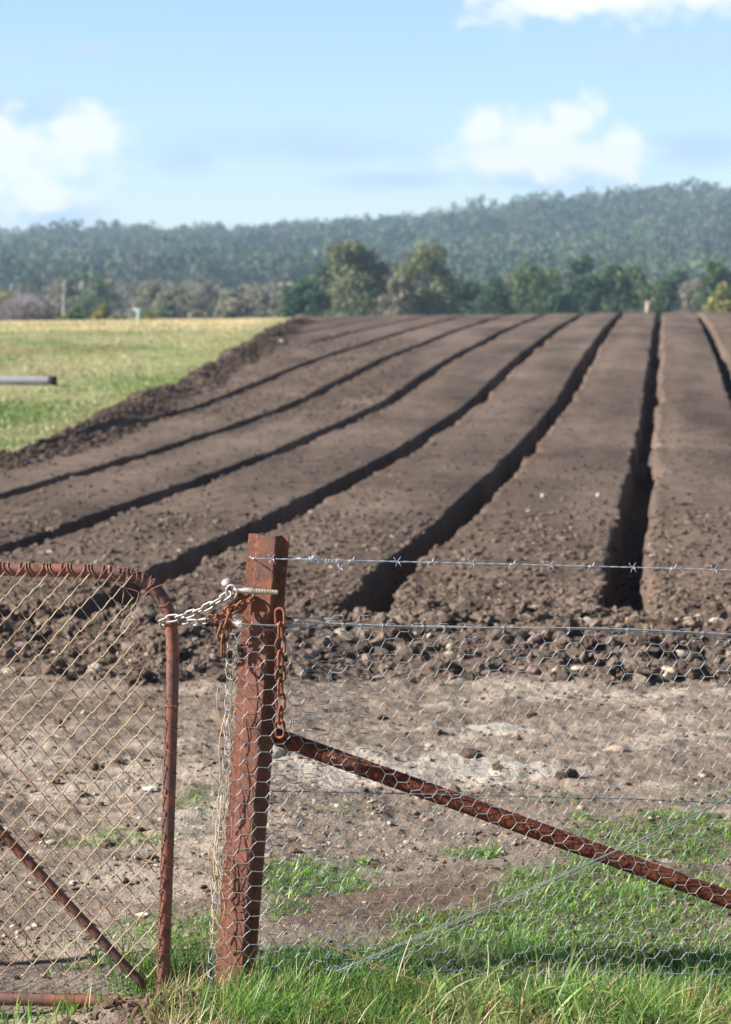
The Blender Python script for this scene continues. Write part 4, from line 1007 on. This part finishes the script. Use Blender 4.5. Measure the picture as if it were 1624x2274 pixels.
T = [  # centre, top, half width, distance, palette, label, extra
 (676, 622, 44, 175, 'dark', 'dark green tree at the left end of the middle tree group', dict(shape='dome')),
 (712, 590, 36, 195, 'dark', 'blue green tree half behind the left tall gum', dict()),
 (788, 541, 62, 185, 'olive', 'tall olive gum tree left of the two tallest', dict(n=9000, lobes=24)),
 (880, 618, 34, 180, 'scrub', 'short greyish gum between the two tall gums', dict()),
 (946, 546, 66, 190, 'olive', 'tall olive gum tree right of the two tallest', dict(n=9000, lobes=24)),
 (1012, 618, 46, 200, 'dark', 'dark bluish tree against the right side of the tall gum', dict(shape='dome')),
 (1098, 634, 50, 178, 'dark', 'low round dark tree on the crest right of the tall gums', dict(shape='dome')),
 (1140, 618, 34, 230, 'olive', 'pale thin topped tree behind the low round dark one', dict()),
 (1188, 592, 56, 205, 'green', 'broad mid green tree left of the flat topped pine', dict(shape='dome', n=4200)),
 (1232, 640, 42, 180, 'dark', 'low dark tree in front of the broad green tree', dict(shape='dome')),
 (1296, 574, 46, 195, 'dark', 'flat topped dark pine, highest of the right hand trees', dict(shape='tall', n=4200)),
 (1362, 596, 38, 200, 'green', 'green tree immediately right of the flat topped pine', dict()),
 (1415, 602, 40, 210, 'green', 'olive green tree above the small pinkish post', dict()),
 (1462, 630, 38, 190, 'green', 'small green tree right of the pinkish post', dict(shape='dome')),
 (1500, 612, 40, 235, 'dark', 'blue green tree standing behind, fourth from the right edge', dict()),
 (1548, 636, 34, 215, 'scrub', 'greyish sparse tree near the right edge', dict()),
 (1596, 588, 44, 200, 'green', 'green tree at the right edge above the yellow bush', dict()),
 (1606, 640, 34, 170, 'yellow', 'yellow green bush at the right edge', dict(shape='dome')),
 (212, 606, 46, 230, 'green', 'tall dark topped gum over the scrub at left', dict(n=3600)),
 (150, 628, 30, 250, 'scrub', 'thin gum left of the dark topped one', dict()),
 (330, 640, 40, 240, 'scrub', 'grey green scrub tree above the T shaped post', dict()),
 (395, 652, 42, 215, 'scrub', 'rounded grey scrub tree in the middle of the left scrub', dict(shape='dome')),
 (460, 640, 46, 250, 'scrub', 'wide grey scrub tree with olive top', dict(shape='dome')),
 (520, 664, 44, 205, 'scrub', 'low olive scrub tree near the end of the pasture', dict(shape='dome')),
 (578, 652, 44, 240, 'scrub', 'dull brown scrub tree left of the middle tree group', dict(shape='dome')),
 (630, 664, 36, 225, 'scrub', 'small brown grey scrub tree beside the dark green tree', dict(shape='dome')),
 (20, 652, 46, 210, 'yellow', 'yellow green tree behind the grey bare bush', dict(shape='dome')),
 (95, 668, 34, 220, 'dark', 'dark low tree behind the right side of the grey bare bush', dict(shape='dome')),
]
for (px, top, hw, Y, pal, lab, kw) in T: tree(px, top - (16 if pal == 'scrub' and px < 640 else 14 if px > 1060 else 4), hw * (1.35 if px < 640 or px > 1060 else 1.45), Y, pal, lab, bark='palebark' if pal in ('olive', 'scrub') else 'bark', **kw)
S_ = [(172, 682, 26, 135, 'green', 'small green bush right of the grey bare bush'), (226, 676, 30, 130, 'yellow', 'yellow green rounded bush left of the T shaped post'), (262, 690, 24, 128, 'scrub', 'dark scrubby bush between yellow bush and T shaped post'),
      (335, 694, 40, 132, 'yellow', 'low yellowish bush just right of the T shaped post'), (370, 672, 34, 165, 'dark', 'dark bush above the low yellowish bush'), (430, 688, 42, 150, 'scrub', 'grey low bush in the scrub centre'),
      (510, 694, 34, 140, 'dark', 'low deep green bush near the pasture corner'), (576, 690, 34, 150, 'scrub', 'low grey bush close to the pasture corner'), (130, 690, 26, 132, 'yellow', 'low yellow bush touching the grey bare bush')]
for (px, top, hw, Y, pal, lab) in S_: tree(px, top, hw, Y, pal, lab, 'bush', 'bush', n=1500, lobes=8, shape='dome', size=.26, group='bushes along the pasture edge')
# bare grey bush: fine twigs
p = P3(52, 718, 110); zg = float(zprof(np.array(110.))); w = 78 * 110 / F; H = P3(52, 655, 110)[2] - zg
root = empty('bare_bush', (p[0], 110, zg)); tag(root, 'dome shaped leafless grey bush at the far left edge of the pasture', 'bush')
mb = MB(); n = 5200; a = rng.random(n) * 2 * pi; e = np.arccos(rng.random(n)); r1 = .45 + .2 * rng.random(n); r2 = r1 + .3 + .12 * rng.random(n)
D = np.stack([np.cos(a) * np.sin(e) * w, np.sin(a) * np.sin(e) * w, np.cos(e) * H], 1); c0 = np.array([p[0], 110, zg])
A_1 = c0 + D * r1[:, None]; B_1 = c0 + D * r2[:, None] + rng.normal(0, .12, (n, 3)); sd = np.cross(B_1 - A_1, rng.normal(size=(n, 3))); sd /= np.linalg.norm(sd, axis=1)[:, None]; sd *= .016
V = np.stack([A_1 - sd * 1.5, A_1 + sd * 1.5, B_1 + sd * .4, B_1 - sd * .4], 1).reshape(-1, 3)
mb.add(V, (np.arange(n) * 4)[:, None] + np.arange(4)[None], None, np.repeat(np.array(PAL['grey'])[rng.integers(0, 3, n)] * 2.2, 4, 0)); mb.build('twigs', M['leaf'], root)
mb = MB()
for i in range(26):
    a = rng.random() * 2 * pi; e = math.acos(rng.random()); d = np.array([cos(a) * sin(e) * w, sin(a) * sin(e) * w, cos(e) * H]); mb.tube(smooth_path([c0, c0 + d * .35 + rng.normal(0, .1, 3), c0 + d * .8], 7), np.linspace(.06, .015, 7), 5)
mb.build('branches', M['bark'], root)
# dead pale trunk
root = empty('dead_tree', tuple(P3(142, 700, 215))); tag(root, 'bare white dead trunk rising from the scrub at left', 'dead tree'); mb = MB()
mb.tube(smooth_path([P3(143, 716, 215), P3(142, 670, 215), P3(144, 622, 215)], 10), np.linspace(.19, .07, 10), 7); mb.build('trunk', M['palebark'], root)
mb = MB(); mb.tube([P3(142, 655, 215), P3(150, 636, 215)], .05, 5); mb.tube([P3(143, 645, 215), P3(137, 630, 215)], .05, 5); mb.build('branches', M['palebark'], root)

# ------------------------------------------------------------------ hill and its forest
SKX = np.array([-900, 0, 150, 300, 450, 560, 700, 850, 1000, 1200, 1400, 1500, 1624, 2500]); SKY_ = np.array([555, 535, 528, 522, 522, 520, 506, 498, 488, 470, 453, 450, 446, 436])
def ridge(X, Y):
    px = 812 + F * X / Y; y = np.interp(px, SKX, SKY_); return CAMZ + (655 - (y + 44)) / F * 1000
def hill_z(X, Y):
    t = sstep(Y, 480, 1000) * (1 - .5 * sstep(Y, 1020, 1300))
    return -2 + (ridge(X, np.maximum(Y, 300)) + 2) * t ** .85 + t * (8 * fbm(X * .012, Y * .012, 3, 401)) * (1 - sstep(Y, 900, 1000))
yr = np.linspace(440, 1290, 60); u = np.linspace(-1, 1, 80); X = u[None] * (yr[:, None] * .55); Y = np.repeat(yr[:, None], 80, 1)
Z = hill_z(X, Y) + np.where(Y < 470, -.6, .15)
i = np.arange(59)[:, None]; j = np.arange(79)[None]
mb = MB(); mb.add(np.stack([X, Y, Z], -1), np.stack([i * 80 + j, i * 80 + j + 1, (i + 1) * 80 + j + 1, (i + 1) * 80 + j], -1).reshape(-1, 4)); tag(mb.build('hill', M['hill']), kind='structure')
mb = MB(); nt = 3300
Y = 300 + 730 * rng.random(nt) ** .8; X = (rng.random(nt) * 2 - 1) * (.185 * Y); Z = np.where(Y > 470, hill_z(X, Y), -2.0)
PH_ = np.array([(.065, .10, .05), (.09, .12, .055), (.11, .13, .07), (.045, .075, .05), (.13, .135, .08), (.14, .13, .11)])
for i in range(nt):
    far = Y[i] < 470
    h = (9 + 7 * rng.random()) * (.42 if far else .9); r = h * (.22 + .14 * rng.random()); c = np.array([X[i], Y[i], Z[i]])
    pc = PH_[rng.integers(0, 6)] * np.array([.95, 1.1, .95]) * (.78 + .34 * rng.random()) * (1 + .5 * float(fbm(X[i] * .025, Y[i] * .02, 2, 77)) * 1.6); m = 105
    if far: pc = np.array(PAL['scrub'])[rng.integers(0, 4)] * (.5 + .4 * rng.random())
    nl = rng.integers(3, 6); cen = c + np.stack([rng.normal(0, r * .45, nl), rng.normal(0, r * .45, nl), h * (.5 + .42 * rng.random(nl))], 1)
    w = rng.integers(0, nl, m); d = rng.normal(size=(m, 3)); d /= np.linalg.norm(d, axis=1)[:, None]
    Pq = cen[w] + d * (r * .62) * rng.random((m, 1)) ** .4
    quads(mb, Pq, (.9 + .9 * rng.random(m)) * (.6 if far else 1), pc[None] * (.85 + .3 * rng.random((m, 1))))
    if rng.random() < .4 and not far:
        tw = .12 + .12 * rng.random(); mb.tube([c, c + UP * h * .5 + np.array([rng.normal(0, .4), 0, 0]), c + UP * h * .85 + np.array([rng.normal(0, .9), 0, 0])], [tw * 1.3, tw, tw * .4], 4, cap=False, col=(.42, .39, .37))
tag(mb.build('forest', M['leaf'], smooth=False), kind='stuff')

# ------------------------------------------------------------------ haze
mb = MB(); x0, x1, y0, y1, z0, z1 = -900, 900, -45, 1420, -4, 95
mb.add([(x, y, z) for z in (z0, z1) for y in (y0, y1) for x in (x0, x1)], [(0, 2, 3, 1), (4, 5, 7, 6), (0, 1, 5, 4), (2, 6, 7, 3), (0, 4, 6, 2), (1, 3, 7, 5)])
hm = bpy.data.materials.new('haze_air'); hm.use_nodes = True; nt_ = hm.node_tree; nt_.nodes.clear()
pv = nt_.nodes.new('ShaderNodeVolumePrincipled'); pv.inputs['Color'].default_value = (.52, .73, 1.0, 1); pv.inputs['Density'].default_value = HAZE_DENSITY
pv.inputs['Anisotropy'].default_value = 0.1
om = nt_.nodes.new('ShaderNodeOutputMaterial'); nt_.links.new(pv.outputs[0], om.inputs['Volume'])
tag(mb.build('haze', hm, smooth=False), kind='stuff')
